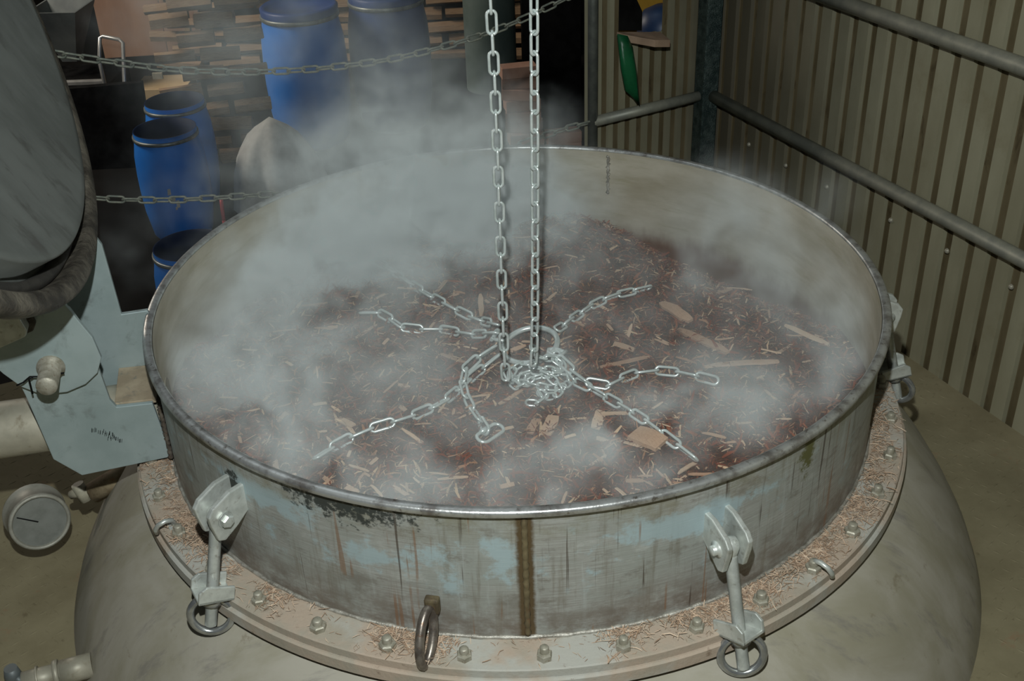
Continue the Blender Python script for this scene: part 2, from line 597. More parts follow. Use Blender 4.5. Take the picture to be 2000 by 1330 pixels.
wall_r = corrugated('wall_right', 4.6, 2.6, 'wall_r', 'groove_brown', basis(EW, NW, (0, 0, 1), K - NW * .0))
tag(wall_r, 'olive corrugated sheet wall on the right')
hl = on_plane(1208, 30, K, NB); hr = on_plane(1300, 60, K, NB)
hx0 = (Vector(hr) - K).dot(EB); hx1 = (Vector(hl) - K).dot(EB)
wall_b = corrugated('wall_back', .455, 2.6, 'wall_b', 'groove_brown', basis(-EB, NB, (0, 0, 1), K + EB * .455),
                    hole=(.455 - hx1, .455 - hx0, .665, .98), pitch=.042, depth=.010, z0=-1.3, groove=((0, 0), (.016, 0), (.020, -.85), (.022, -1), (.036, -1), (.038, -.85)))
tag(wall_b, 'short corrugated wall behind the vat with a small opening')
sm_ = MB().lathe([(0, .006), (.004, .006), (.0065, .003), (.0075, 0)], 8).mesh('screw', 'bolt')
for q in ((1463, 282), (1535, 323), (1615, 365), (1740, 430), (1850, 490), (1975, 560)):
    P = Vector(on_plane(*q, K, NW))
    o = obj('screw', sm_, wall_r)
    o.matrix_parent_inverse = wall_r.matrix_basis.inverted()
    o.matrix_basis = basis(EW, Vector((0, 0, 1)), NW, P)

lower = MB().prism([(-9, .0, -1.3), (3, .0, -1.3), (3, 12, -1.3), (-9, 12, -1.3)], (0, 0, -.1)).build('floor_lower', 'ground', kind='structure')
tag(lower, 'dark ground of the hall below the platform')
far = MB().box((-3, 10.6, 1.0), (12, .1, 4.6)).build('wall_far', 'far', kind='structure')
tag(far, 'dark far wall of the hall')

# guard rail of pipes: corner post, pole and three pipes
gr = thing('guard_rail', K + (EW + EB) * .045, 'grey pipe guard rail bent round the corrugated corner, with a teal corner post', 'railing')
off = .035
cpos = K + NW * .045 + NB * .045
pst = MB()
pst.prism([cpos + EW * x + EB * y for x, y in ((-.028, -.028), (.028, -.028), (.028, .028), (-.028, .028))], (0, 0, 1.6))
pst.build('corner_post', 'post', gr, .004, label='mottled dark teal corner post')
ppos = Vector(on_plane(1158, 100, K + NB * off, NB)); ppos.z = 0
MB().tube([ppos, ppos + Vector((0, 0, 1.6))], .0155, 14).build('pole', 'pole', gr, label='dark grey upright pole')
zl = on_plane(1700, 350, K + NW * off, NW)[2]
zu = on_plane(1800, 60, K + NW * off, NW)[2]
for z, r in ((zl, .019), (zu, .020)):
    p0 = cpos - NW * (.045 - off); p0.z = z
    MB().tube([p0, p0 + EW * 3.6], r, 16).build('rail', 'rail', gr)
p0 = cpos.copy(); p0.z = zl
p1 = ppos.copy(); p1.z = on_plane(1158, 238, K + NB * off, NB)[2]
MB().tube([p0, p1], .0165, 14).build('rail', 'rail', gr)

# ------------------------------------------------------------------ the vat
vat = thing('distillation_vat', (0, 0, 0), 'large round weathered steel distilling vat full of steaming wood shavings', 'vat')
RB, RT = .708, .708
ZF = .350                                      # top of the flange
tw = MB()
A0 = R2(90) - 2 * PI
tw.lathe([(RB, ZF - .004), (RB, .40), (RB, .45), (RB, .50), (RB, .55), (RB, ZR - .004)], 192, A0, R2(90), uv=True)
tw.build('tank_wall', 'tank', vat)
iw = MB()
iw.lathe([(RB - .006, ZR - .004), (RB - .006, .50), (RB - .006, .40), (RB - .006, .25)], 192, A0, R2(90), uv=True)
iw.build('inner_wall', 'inner', vat, label='stained inside of the vat wall')
MB().lathe([(.703, ZR - .010), (.703, ZR), (.706, ZR + .002), (.716, ZR + .002), (.7195, ZR - .001), (.7195, ZR - .009), (.716, ZR - .012), (.709, ZR - .013)],
           192, closed_prof=True).build('rim', 'rim', vat, label='worn bright steel rim')
MB().lathe([(.7085, ZF - .016), (.7085, ZF), (.7745, ZF), (.7765, ZF - .002), (.7765, ZF - .016)], 192, closed_prof=True, smooth=False).build('upper_flange', 'flange', vat)
MB().lathe([(.7085, .308), (.7085, ZF - .0165), (.780, ZF - .0165), (.7835, ZF - .019), (.7835, .310), (.780, .308)], 192, closed_prof=True, smooth=False).build('lower_flange', 'flange', vat)
wb = MB()
pts = []
for i in range(361):
    pts.append(pol(.7095 + .0006 * math.sin(i * 5.1), 2 * PI * i / 360, ZF + .002 + .0006 * math.sin(i * 2.3)))
wb.tube(pts[:-1], [.0036 + .0007 * math.sin(i * 1.7) for i in range(360)], 8, closed=True)
wb.build('weld_bead', 'weld', vat, label='pale weld bead between wall and flange')
prof = [(.735, .309), (.765, .300), (.80, .272), (.84, .232), (.885, .172), (.925, .108), (.955, .052), (.975, .0), (.985, -.05)]
MB().lathe(prof, 192).build('dome', 'dome', vat, label='dusty sloping dome of the vat')

# upright seams
sx = on_plane(1027, 1100, (0, 0, 0), (1, 0, 0))
def wall_angle(x, y, r=RB, far_side=False):
    d = ray(x, y); A = d[0] ** 2 + d[1] ** 2; B = 2 * (CAM[0] * d[0] + CAM[1] * d[1]); Cc = CAM[0] ** 2 + CAM[1] ** 2 - r * r
    D = B * B - 4 * A * Cc
    t = (-B + (1 if far_side else -1) * math.sqrt(max(D, 0))) / 2 / A
    P = CAM + d * t
    return math.atan2(P[1], P[0]), P[2]
aS = SEAM_A
s1 = MB()
for k, (w, r) in enumerate(((0, .0052),)):
    s1.tube([pol(RB - .001 + .0015 * math.sin(i * 1.9), aS + .0008 * math.sin(i * 2.7), ZF + .006 + i * (ZR - ZF - .018) / 40) for i in range(41)], [r + .0005 * math.sin(i * 2.2) for i in range(41)], 8)
s1.build('weld_seam', 'seam', vat, label='rust-stained upright weld seam')
for (x, y, r0) in ((1188, 330, .004), (937, 300, .002)):
    aI, _ = wall_angle(x, y, RB - .006, True)
    MB().tube([pol(RB - .006, aI + .003 * math.sin(i * 2.1), ZR - .012 - i * .0045) for i in range(24)], [r0 * (1 + .35 * math.sin(i * 2.9)) for i in range(24)], 7).build('weld_seam', 'weld', vat)

# flange bolts
bm_ = MB()
bm_.lathe([(.0135, 0), (.0135, .0095), (.0115, .0115), (0, .0115)], 6, smooth=False)
bm_.lathe([(.0078, .0115), (.0078, .0205), (.0062, .0225), (0, .0225)], 12)
bolt_me = bm_.mesh('bolt', 'bolt')
N_B = 38
for i in range(N_B):
    a = R2(-88.1 + i * 360 / N_B)
    P = pol(.7525, a, ZF)
    if 30 < math.degrees(a) % 360 < 150:       # behind the vat, never in view
        continue
    o = obj('bolt', bolt_me, vat)
    s = random.uniform(.92, 1.05)
    o.matrix_basis = Matrix.Translation(P) @ Matrix.Rotation(a + random.uniform(0, 1), 4, 'Z') @ Matrix.Diagonal((s, s, random.uniform(.85, 1.1), 1))

# loop eyes welded on the flange
def loop_eye(a, name='flange_eye'):
    r, t, z = pol(1, a, 0), pol(1, a + PI / 2, 0), Vector((0, 0, 1))
    c = pol(.768, a, ZF + .004)
    path = [c + r * x + (t * .45 * (1 if math.sin(a) * math.cos(a) > 0 else -1) + z * .89) * y for x, y in ((-.015, -.006), (-.017, .008), (-.012, .021), (0, .026), (.012, .021), (.017, .008), (.015, -.006))]
    m = MB().tube(path, .0045, 9)
    m.box(c - r * .014 + z * -.002, (.016, .016, .006), Matrix.Rotation(a, 3, 'Z'))
    return m.build(name, 'zinc', vat)
loop_eye(R2(-147.2)); loop_eye(R2(-49.5))

# oval lifting eye on the front of the wall
aE, zE = wall_angle(846, 1172)
r, t, z = pol(1, aE, 0), pol(1, aE + PI / 2, 0), Vector((0, 0, 1))
MB().box(pol(RB + .006, aE, zE - .004), (.016, .024, .03), Matrix.Rotation(aE, 3, 'Z')).build('lifting_eye_pad', 'seam', vat, .004)
c = pol(RB + .040, aE - .004, zE - .040)
dn = (r * .62 - z * .79).normalized(); sd = (r * .72 + z * .56 - t * .42).normalized()
sd = (sd - dn * sd.dot(dn)).normalized()
MB().tube([c + dn * math.cos(q) * (.044 if True else 0) + sd * math.sin(q) * .0165 for q in np.linspace(0, 2 * PI, 29)[:-1]], .0078, 10, closed=True).build('lifting_eye', 'eye', vat, label='brown oval lifting ring')

# swing bolt clamps: two lugs, pivot, threaded rod, channel washer, ring nut
def swing_clamp(deg, piv, tip, wash, twist, ringturn):
    a = R2(deg)
    r, t, z = pol(1, a, 0), pol(1, a + PI / 2, 0), Vector((0, 0, 1))
    at = lambda R, T, Z: r * R + t * T + z * Z
    rp, zp = piv
    lg = MB()
    for s in (-1, 1):
        poly = [(RB - .004, zp + .004), (RB - .004, zp + .056), (rp - .018, zp + .056), (rp + .018, zp + .042), (rp + .028, zp + .030), (rp + .026, zp + .012), (rp + .018, zp - .022), (rp + .006, zp - .028), (RB + .022, zp - .014)]
        lg.prism([at(R, s * .0185 - .005, Z) for R, Z in poly], t * .010)
    o = lg.build('swing_clamp', 'zinc', vat, .0022)
    pv = MB()
    M = basis(z, r, t, at(rp, 0, zp + .012))
    pv.lathe([(0, -.034), (.0075, -.034), (.0085, -.032), (.0085, -.026), (.014, -.025), (.014, -.023), (.006, -.023), (.006, .023), (.014, .023), (.014, .025)], 18, M=M)
    pv.lathe([(.0115, .025), (.0115, .033), (.0095, .035), (0, .035)], 6, M=M, smooth=False)
    pv.build('pivot_bolt', 'zinc', o)
    top = at(rp, 0, zp + .012); end = at(tip[0], 0, tip[1])
    dr = (end - top).normalized(); L = (end - top).length
    rod = MB()
    Mr = basis(t, dr.cross(t), dr, top)
    rod.lathe([(0, -.014), (.010, -.012), (.0155, -.004), (.0155, .006), (.011, .016)], 16, M=Mr)
    prof = [(.0105, .016)]
    zz = .020
    while zz < L - .004:
        prof += [(.0092, zz), (.0104, zz + .0012)]
        zz += .0024
    prof += [(.0085, L - .002), (.006, L), (0, L)]
    rod.lathe(prof, 16, M=Mr)
    rod.build('threaded_rod', 'zinc', o, label='threaded rod')
    w = MB()
    wc = top + dr * wash
    rr = dr.cross(t).normalized()
    if rr.dot(r) < 0: rr = -rr
    e1 = (t * math.cos(twist) + rr * math.sin(twist)); e2 = (rr * math.cos(twist) - t * math.sin(twist))
    hx, hy = .026, .030
    w.prism([wc + e1 * x + e2 * y - dr * -.0 for x, y in ((-hx, -hy), (hx, -hy), (hx, hy), (-hx, hy))], dr * .006)
    for s in (-1, 1):
        w.prism([wc + e1 * (s * hx - (.006 if s > 0 else 0)) + e2 * y - dr * h for y, h in ((-hy, -.006), (hy, -.006), (hy, .016), (hy - .012, .026), (-hy, .020))], e1 * .006)
    w.build('channel_washer', 'zinc', o, .0015, label='grey channel-shaped washer')
    rn = MB()
    nc = wc + dr * .012
    rn.lathe([(.0105, -.004), (.0165, -.003), (.0165, .010), (.0105, .011)], 18, M=basis(t, dr.cross(t), dr, nc))
    tc = Vector(CAM) - nc; tc.z = 0; tc.normalize()
    e3 = Vector((-tc.y, tc.x, 0)); e3 = (e3 + tc * ringturn - Vector((0, 0, ringturn * .5))).normalized(); e3 = (e3 - dr * e3.dot(dr)).normalized()
    rc = nc + dr * .032
    rn.tube([rc + e3 * math.cos(q) * .0345 + dr * math.sin(q) * .034 for q in np.linspace(0, 2 * PI, 33)[:-1]], .0068, 10, closed=True)
    rn.build('ring_nut', 'ringsteel', o, label='polished steel ring nut')
    return o


swing_clamp(-131.4, (.752, .492), (.806, .296), .148, .35, .3)
swing_clamp(-64.9, (.744, .486), (.806, .286), .150, -.25, -.3)
swing_clamp(.3, (.752, .492), (.808, .290), .148, .0, .2)

# hinge bracket of the lid on the left (u = outwards, v = towards the camera)
HA = R2(192)
HU = pol(1, HA, 0); HV = pol(1, HA + PI / 2, 0)
hp = lambda u, v, z: HU * u + HV * v + Vector((0, 0, z))
near = [(.708, .366), (.721, .494), (.786, .497), (.794, .514), (.806, .671), (.822, .715), (.85, .735), (.93, .70), (.946, .62), (.936, .551), (.921, .402), (.879, .355)]
MB().prism([hp(u, .062, z) for u, z in near], HV * .010).build('hinge_plate', 'plate', vat, .0015)
pm_ = MB()
for i in range(34):
    u_ = .842 - .0019 * i + random.uniform(-.002, .002) + (.012 if i > 20 else 0)
    z_ = .457 - .0011 * i + random.uniform(-.004, .004)
    pm_.prism([hp(u_ + dx_, .0722, z_ + dz_) for dx_, dz_ in ((0, -.004), (.0009, -.004), (-.0011, .004), (-.002, .004))], HV * .0003)
pm_.build('pen_marks', 'black', vat, label='row of small dark pen strokes on the near hinge plate')
farp = [(.706, .366), (.712, .618), (.761, .617), (.766, .765), (.78, .80), (.85, .80), (.93, .70), (.946, .62), (.936, .551), (.921, .402), (.879, .355)]
MB().prism([hp(u, -.076, z) for u, z in farp], HV * .010).build('hinge_plate', 'plate', vat, .0015)
MB().prism([hp(u, -.066, z) for u, z in ((.715, .488), (.722, .497), (.79, .500), (.79, .488))], HV * .128).build('hinge_shelf', 'shelf', vat, .001, label='dusty plate between the hinge plates')
wv = MB().tube([hp(.709 + .0012 * math.sin(i * 2), .075 + .001 * math.sin(i * 3), .366 + i * .0042) for i in range(30)], [.005 + .0014 * math.sin(i * 2.4) for i in range(30)], 7)
wv.build('hinge_weld', 'eye', vat)
# galvanised vapour pipe leaving behind the bracket
vp = MB().tube([hp(.70, -.005, .436), hp(.90, -.005, .436), hp(1.7, -.005, .436)], .055, 28)
vp.build('vapour_pipe', 'pipe', vat, label='dusty galvanised pipe leaving the vat')

# dial thermometer on a short nozzle in the dome
nz0 = Vector(at_z(245, 925, .205)); nz1 = Vector(at_z(183, 962, .165))
MB().tube([nz0 + (nz0 - nz1) * .6, nz0, nz1], .024, 16).build('nozzle', 'rustpipe', vat, label='rusty nozzle on the dome')
fc = Vector(at_z(155, 960, .17))
MB().tube([nz1 + (nz0 - nz1) * .3, nz1, fc, fc + (fc - nz1) * .7 + Vector((0, 0, -.012))], [.012, .012, .013, .009], 12).tube(
    [fc + Vector((0, 0, .02)), fc + Vector((.012, -.004, -.02))], .014, 8).build('dial_fitting', 'white', vat, label='dusty white fitting of the dial')
TC = Vector(-AZ) * .80 + Vector(AX) * .52 - Vector(AY) * .20
TC.normalize()
gx = TC.cross(Vector((0, 0, 1))).normalized(); gy = TC.cross(gx)
gc = Vector(at_z(68, 1002, .135))
Mg = basis(gx, gy, TC, gc)
GR = .064
dial = MB().lathe([(0, -.012), (GR * .86, -.012), (GR * 1.0, -.008), (GR * 1.01, -.003), (GR * .97, 0), (GR * .95, .048), (GR * .97, .051), (GR * .97, .058), (GR * .90, .062), (GR * .84, .058), (GR * .84, .052)], 40, M=Mg).build('dial', 'dial', vat, label='round dusty dial thermometer')
MB().lathe([(0, .0545), (GR * .85, .0545)], 40, M=Mg, smooth=False).build('dial_glass', 'glass', dial)
nd = MB()
nd.prism([Mg @ Vector(q) for q in ((.002, -.002, .0556), (.004, .0, .0556), (.040, -.026, .0556), (.039, -.028, .0556))], TC * .0006)
nd.build('needle', 'black', dial)
# pipe stub with a dark fitting near the floor
b0 = Vector(at_z(150, 1306, .06)); b1 = Vector(at_z(45, 1334, .06)); b2 = Vector(at_z(25, 1318, .07))
dd = (b1 - b0)
MB().tube([b0 - dd * .3, b0 + dd * .3], .024, 18).tube([b0 + dd * .32, b0 + dd * .42], .027, 18).tube([b0 + dd * .3, b1], .021, 18).tube([b0 + dd * .70, b0 + dd * .74], .025, 18).build('pipe_stub', 'pipe', vat)
MB().tube([b2 - Vector((0, 0, .08)), b2, b2 + Vector((.0, 0, .018))], [.014, .016, .012], 12).tube([b2, b1], .008, 10).build('tap', 'bluedark' if False else 'machine', vat, label='dark tap')

# ------------------------------------------------------------------ the lid, swung open on its hinge
LT = .336
LC = hp(1.013, 0, 1.475)
LUP = (Vector((0, 0, 1)) * math.cos(LT) + HU * math.sin(LT))
LN = (-HU * math.cos(LT) + Vector((0, 0, 1)) * math.sin(LT))       # towards the vat
ML = basis(HV, LUP, HV.cross(LUP), LC)
if HV.cross(LUP).dot(LN) < 0:
    ML = basis(-HV, LUP, LN, LC)
lid = thing('vat_lid', hp(.875, 0, .593), 'big round steel lid swung open at the left edge', 'lid')
MB().lathe([(.700, -.044), (.728, -.040), (.738, -.032), (.742, -.012), (.740, -.002), (.733, .003), (.712, .002), (.705, -.006), (.703, -.030)], 160, M=ML, closed_prof=True).build('lid_ring', 'lidring', lid, label='tarry outer ring of the lid')
MB().lathe([(.704, -.034), (.702, -.024), (.694, -.016), (.684, -.018), (.680, -.034), (.684, -.046), (.70, -.046)], 160, M=ML, closed_prof=True).build('gasket', 'gasket', lid, label='black rubber seal')
MB().lathe([(.690, -.042), (.671, -.042), (.669, .014), (.665, .018), (.653, .017), (.60, .006), (.45, -.020), (.3, -.038), (.15, -.050), (0, -.054)], 160, M=ML).build('lid_dish', 'lid', lid, label='smooth grey inner face of the lid')
MB().lathe([(.732, -.030), (.69, -.075), (.60, -.100), (.45, -.13), (.3, -.15), (.15, -.162), (0, -.166)], 96, M=ML).build('lid_back', 'lidring', lid)
arm = [(.822, .728), (.84, .80), (.90, .95), (.99, 1.10), (1.10, 1.10), (1.03, .90), (.99, .74), (.972, .640), (.957, .612), (.934, .580), (.904, .557), (.86, .555), (.825, .566), (.800, .586), (.787, .616), (.793, .66)]
for v in (.079, -.105):
    MB().prism([hp(u, v, z) for u, z in arm], HV * .010).build('hinge_arm', 'plate', lid, .0015)
ch = MB()
ch.prism([hp(u, .100, z) for u, z in ((.882, .758), (.874, .714), (.882, .700), (1.06, .640), (1.08, .70), (.91, .765))], HV * .010)
ch.build('arm_bracket', 'lidring', lid, .002)
ch = MB()
ch.prism([hp(u, .110, z) for u, z in ((.893, .756), (.884, .716), (.890, .706), (1.06, .650), (1.08, .71), (.905, .760))], HV * .030)
ch.build('arm_channel', 'zinc', lid, .003, label='bright channel end on the lid arm')
pc = hp(.875, .089, .612)
Mp = basis(HU, Vector((0, 0, 1)), HV, pc)
pin = MB().lathe([(.0245, 0), (.0245, .005), (.0185, .006), (.0185, .064), (.017, .067), (0, .067)], 24, M=Mp).build('pivot_pin', 'bolt', lid, label='dusty brown hinge pin')
cp = MB()
q0 = pc + HV * .020 + Vector((0, 0, -.004))
cp.tube([q0 + HU * -.024, q0 + HU * .022, q0 + HU * .034 + Vector((0, 0, .002)), q0 + HU * .048 + Vector((0, 0, -.008)), q0 + HU * .060 + Vector((0, 0, -.012))], .0017, 6)
cp.tube([q0 + HU * .030, q0 + HU * .037 + Vector((0, 0, -.004)), q0 + HU * .038 + Vector((0, 0, -.034))], .0017, 6)
cp.build('cotter_pin', 'black', pin)


# ------------------------------------------------------------------ wood shavings in the vat
def vnoise(x, y, s, seed):
    def h(i, j):
        return (np.sin(i * 127.1 + j * 311.7 + seed * 74.7) * 43758.5453) % 1.0
    x = np.asarray(x) * s; y = np.asarray(y) * s
    i = np.floor(x); j = np.floor(y); u = x - i; w = y - j
    u = u * u * (3 - 2 * u); w = w * w * (3 - 2 * w)
    return (h(i, j) * (1 - u) + h(i + 1, j) * u) * (1 - w) + (h(i, j + 1) * (1 - u) + h(i + 1, j + 1) * u) * w


def heap_z(x, y):
    x = np.asarray(x, float); y = np.asarray(y, float)
    z = .425 + 0 * x
    z = z + .062 * np.exp(-((x - .12) ** 2 + (y - .47) ** 2) / .18 ** 2)
    z = z + .02 * np.exp(-((x + .0) ** 2 + (y + .05) ** 2) / .3 ** 2)
    a = np.arctan2(y, x); r = np.hypot(x, y)
    w = np.exp(-((a - .72) / .36) ** 2)
    z = z - .075 * w * np.clip((r - .47) / .2, 0, 1)
    z = z - .03 * np.clip((r - .62) / .08, 0, 1) * (y > .1)
    z = z + .022 * (vnoise(x, y, 7, 1) - .5) + .013 * (vnoise(x, y, 17, 2) - .5) + .008 * (vnoise(x, y, 41, 3) - .5)
    return z


heap = MB()
nr, na = 60, 150
hv = [(0, 0, float(heap_z(0, 0)))]
for i in range(1, nr + 1):
    r = .7015 * i / nr
    for j in range(na):
        a = 2 * PI * j / na
        x, y = r * math.cos(a), r * math.sin(a)
        hv.append((x, y, float(heap_z(x, y))))
hf = [(0, 1 + j, 1 + (j + 1) % na) for j in range(na)]
for i in range(nr - 1):
    for j in range(na):
        p = 1 + i * na
        hf.append((p + j, p + na + j, p + na + (j + 1) % na, p + (j + 1) % na))
heap.add(hv, hf, True)
heap_o = heap.build('wood_heap', 'heap', label='reddish brown heap of wet wood shavings filling the vat', cat='wood shavings', kind='stuff')

TINTS = [lin(118, 58, 34), lin(94, 46, 30), lin(136, 78, 50), lin(154, 112, 82), lin(194, 164, 132), lin(104, 70, 50), lin(78, 46, 34)]
TW = np.array([.25, .20, .18, .13, .09, .09, .06])


def fibres(name, mat, pts, lens, wids, tints, lift, tilt=.35):
    n = len(pts)
    V = np.zeros((n, 6, 3)); F = np.zeros((n, 2, 4), int)
    az = RNG.uniform(0, 2 * PI, n); ti = RNG.normal(0, tilt, n); rl = RNG.normal(0, .5, n); cv = RNG.uniform(-.25, .25, n)
    d = np.stack([np.cos(az) * np.cos(ti), np.sin(az) * np.cos(ti), np.sin(ti)], 1)
    s = np.stack([-np.sin(az), np.cos(az), 0 * az], 1)
    u = np.cross(d, s)
    w = s * np.cos(rl)[:, None] + u * np.sin(rl)[:, None]
    base = np.array(pts) + np.stack([0 * az, 0 * az, lift], 1)
    for k, tt in enumerate((-.5, 0, .5)):
        bend = (s * cv[:, None] * (1 if k == 1 else 0) + u * np.abs(cv)[:, None] * (1 if k == 1 else 0)) * lens[:, None] * .5
        c = base + d * (tt * lens)[:, None] + bend
        ww = wids * (1.0 if k == 1 else .55)
        V[:, 2 * k] = c - w * (ww / 2)[:, None]
        V[:, 2 * k + 1] = c + w * (ww / 2)[:, None]
    idx = np.arange(n)[:, None] * 6
    F[:, 0] = idx + np.array([0, 1, 3, 2]); F[:, 1] = idx + np.array([2, 3, 5, 4])
    me = bpy.data.meshes.new(name)
    me.from_pydata(V.reshape(-1, 3).tolist(), [], F.reshape(-1, 4).tolist())
    at = me.color_attributes.new('tint', 'FLOAT_COLOR', 'POINT')
    at.data.foreach_set('color', np.repeat(np.array(tints), 6, 0).ravel().astype(np.float32))
    me.materials.append(MT[mat])
    return me


n = 48000
rr = .70 * np.sqrt(RNG.uniform(0, 1, n)); aa = RNG.uniform(0, 2 * PI, n)
x, y = rr * np.cos(aa), rr * np.sin(aa)
# keep the long ones off the wall
lens = np.clip(RNG.lognormal(-4.45, .5, n), .004, .045)
k = rr + lens * .5 < .70
x, y, lens = x[k], y[k], lens[k]; n = len(x)
wids = np.clip(lens * RNG.uniform(.06, .25, n), .0012, .006)
tin = np.array(TINTS)[RNG.choice(len(TINTS), n, p=TW / TW.sum())]
me = fibres('wood_shavings', 'shaving', np.stack([x, y, heap_z(x, y)], 1), lens, wids, tin, RNG.uniform(.0, .007, n))
obj('wood_shavings', me, heap_o, kind='stuff')

# single chips and splinters one can pick out
chip_meshes = []
for kx in range(9):
    m = MB()
    L, W = 1.0, random.uniform(.10, .22)
    if kx >= 6: W = random.uniform(.35, .55)
    nn = 5
    up, dnn = [], []
    for i in range(nn + 1):
        tt = i / nn - .5
        w = W * (.76 + .10 * random.random()) * (1 if 0 < i < nn else (.5 if kx < 6 else .86))
        cc = random.uniform(-.012, .012)
        up.append((tt * L, cc + w / 2, .03 * math.sin(3 * tt + kx))); dnn.append((tt * L, cc - w / 2, .03 * math.sin(3 * tt + kx + .3)))
    th = .04 if kx < 6 else .07
    v = up + dnn + [(a_, b_, c_ - th) for a_, b_, c_ in up + dnn]
    q = nn + 1
    f = []
    for i in range(nn):
        f += [(i, i + 1, q + i + 1, q + i), (2 * q + i, 3 * q + i, 3 * q + i + 1, 2 * q + i + 1), (i, 2 * q + i, 2 * q + i + 1, i + 1), (q + i, q + i + 1, 3 * q + i + 1, 3 * q + i)]
    f += [(0, q, 3 * q, 2 * q), (nn, 2 * q + nn, 3 * q + nn, q + nn)]
    m.add(v, f)
    chip_meshes.append(m.mesh('wood_chip', 'chip'))


def chip(P, L, az, tilt=.05, roll=.1, mesh=0, label=None, group=None, ws=1.0, name='wood_chip'):
    o = obj(name, chip_meshes[mesh])
    o.matrix_basis = Matrix.Translation(P) @ Matrix.Rotation(az, 4, 'Z') @ Matrix.Rotation(-tilt, 4, 'Y') @ Matrix.Rotation(roll, 4, 'X') @ Matrix.Diagonal((L, L * ws, L * max(ws, .6), 1))
    return tag(o, label, 'wood chip', group)


def on_heap(px, py):
    z = .43
    for _ in range(6):
        P = at_z(px, py, z); z = float(heap_z(P[0], P[1]))
    return Vector(at_z(px, py, z))


def placed_chip(p0, p1, label, mesh, ws=1.0, lift=.006, name='wood_chip'):
    A, B = on_heap(*p0), on_heap(*p1)
    d = B - A
    return chip((A + B) / 2 + Vector((0, 0, lift)), d.length, math.atan2(d.y, d.x), math.atan2(d.z, math.hypot(d.x, d.y)), random.uniform(-.2, .2), mesh, label, 'large wood pieces in the vat', ws, name)


placed_chip((1238, 850), (1292, 878), 'broad flat tan wood chip beside the front right chain', 7, 1.9, .012)
placed_chip((1066, 850), (1082, 818), 'stubby tan wood chip right of another near the chain heap', 6, 1.3)
placed_chip((1033, 850), (1050, 822), 'stubby tan wood chip just left of its twin near the chain heap', 8, 1.2)
placed_chip((1164, 838), (1174, 808), 'small pale chip standing right of the stubby pair of chips', 6, 1.1)
placed_chip((1290, 596), (1348, 634), 'wide flat pale splinter on the red slope behind the right chain', 1, 1.6, .010, 'wood_splinter')
placed_chip((1325, 645), (1420, 698), 'long thin pale splinter pointing at the right chain', 0, .9, .010, 'wood_splinter')
placed_chip((1375, 726), (1520, 712), 'knotty pale twig lying across the shavings on the right', 2, .7, .012, 'wood_splinter')
placed_chip((1532, 645), (1618, 678), 'pale jagged splinter closest to the right wall of the vat', 3, .9, .012, 'wood_splinter')
placed_chip((1172, 720), (1268, 704), 'slim pale splinter right of the ring of chains', 0, .7, .008, 'wood_splinter')
placed_chip((862, 697), (915, 712), 'tan splinter left of the ring under the left chain', 4, 1.0, .008, 'wood_splinter')
placed_chip((938, 582), (940, 625), 'upright pale splinter left of the hanging chains', 5, .9, .012, 'wood_splinter')
placed_chip((855, 942), (915, 938), 'pale splinter near the front rim', 1, .8, .008, 'wood_splinter')
placed_chip((1222, 944), (1256, 945), 'small pink chip by the front rim at the right', 6, 1.0, .008)
placed_chip((660, 822), (690, 838), 'pale chip by the red hollow left of the front chain', 7, .9, .008)
used = 14
cnt = 0
while cnt < 270:
    px, py = random.uniform(420, 1640), random.uniform(440, 985)
    P = on_heap(px, py)
    L = min(.075, random.lognormvariate(-3.45, .42))
    if math.hypot(P.x, P.y) + L / 2 > .69 or P.y > .66:
        continue
    mk = random.randrange(9)
    if mk >= 6: L *= .62
    P.z += .004 + random.uniform(0, .008)
    chip(P, L, random.uniform(0, PI), random.gauss(0, .16), random.gauss(0, .3), mk,
         'small pale wood splinter strewn over the brown shavings in the vat', 'small wood chips on the shavings', .9)
    cnt += 1

# sawdust and fibres on the flange
n = 15000
aa = RNG.uniform(R2(-165), R2(5), n)
dens = vnoise(np.cos(aa) * 1, np.sin(aa), 9, 5)
k = RNG.uniform(0, 1, n) < np.clip((dens - .42) * 2.6, .03, 1) + .40 * (aa > R2(-72)) + .35 * (aa < R2(-132))
aa = aa[k]; n = len(aa)
rr = np.clip(.716 + np.abs(RNG.normal(0, .026, n)), .716, .772)
zt = ZF + .0005 + .005 * np.clip((vnoise(np.cos(aa) * rr, np.sin(aa) * rr, 14, 8) - .45) * 3, 0, 1)
lens = np.clip(RNG.lognormal(-4.7, .45, n), .004, .028); wids = np.clip(lens * .1, .0006, .0018)
DT = np.array([lin(192, 166, 142), lin(176, 150, 126), lin(204, 182, 158), lin(158, 130, 106)])
me = fibres('sawdust', 'dust', np.stack([rr * np.cos(aa), rr * np.sin(aa), zt], 1), lens, wids, DT[RNG.integers(0, 4, n)], RNG.uniform(.0008, .004, n), .12)
obj('sawdust', me, None, label='pale sawdust and wood fibres scattered over the flange of the vat', cat='sawdust', kind='stuff')

# ------------------------------------------------------------------ chains
def link_mesh(name, pitch, d, w_out, mat, seg=10, ns=8):
    # stadium ring: inner length = pitch, outer width w_out, wire d; long axis X, lies in XY
    rr = (w_out - d) / 2
    half = (pitch + d) / 2 - rr
    path = []
    for i in range(seg + 1):
        a = -PI / 2 + PI * i / seg
        path.append((half + rr * math.cos(a), rr * math.sin(a), 0))
    for i in range(seg + 1):
        a = PI / 2 + PI * i / seg
        path.append((-half + rr * math.cos(a), rr * math.sin(a), 0))
    return MB().tube(path, d / 2, ns, closed=True).mesh(name, mat)


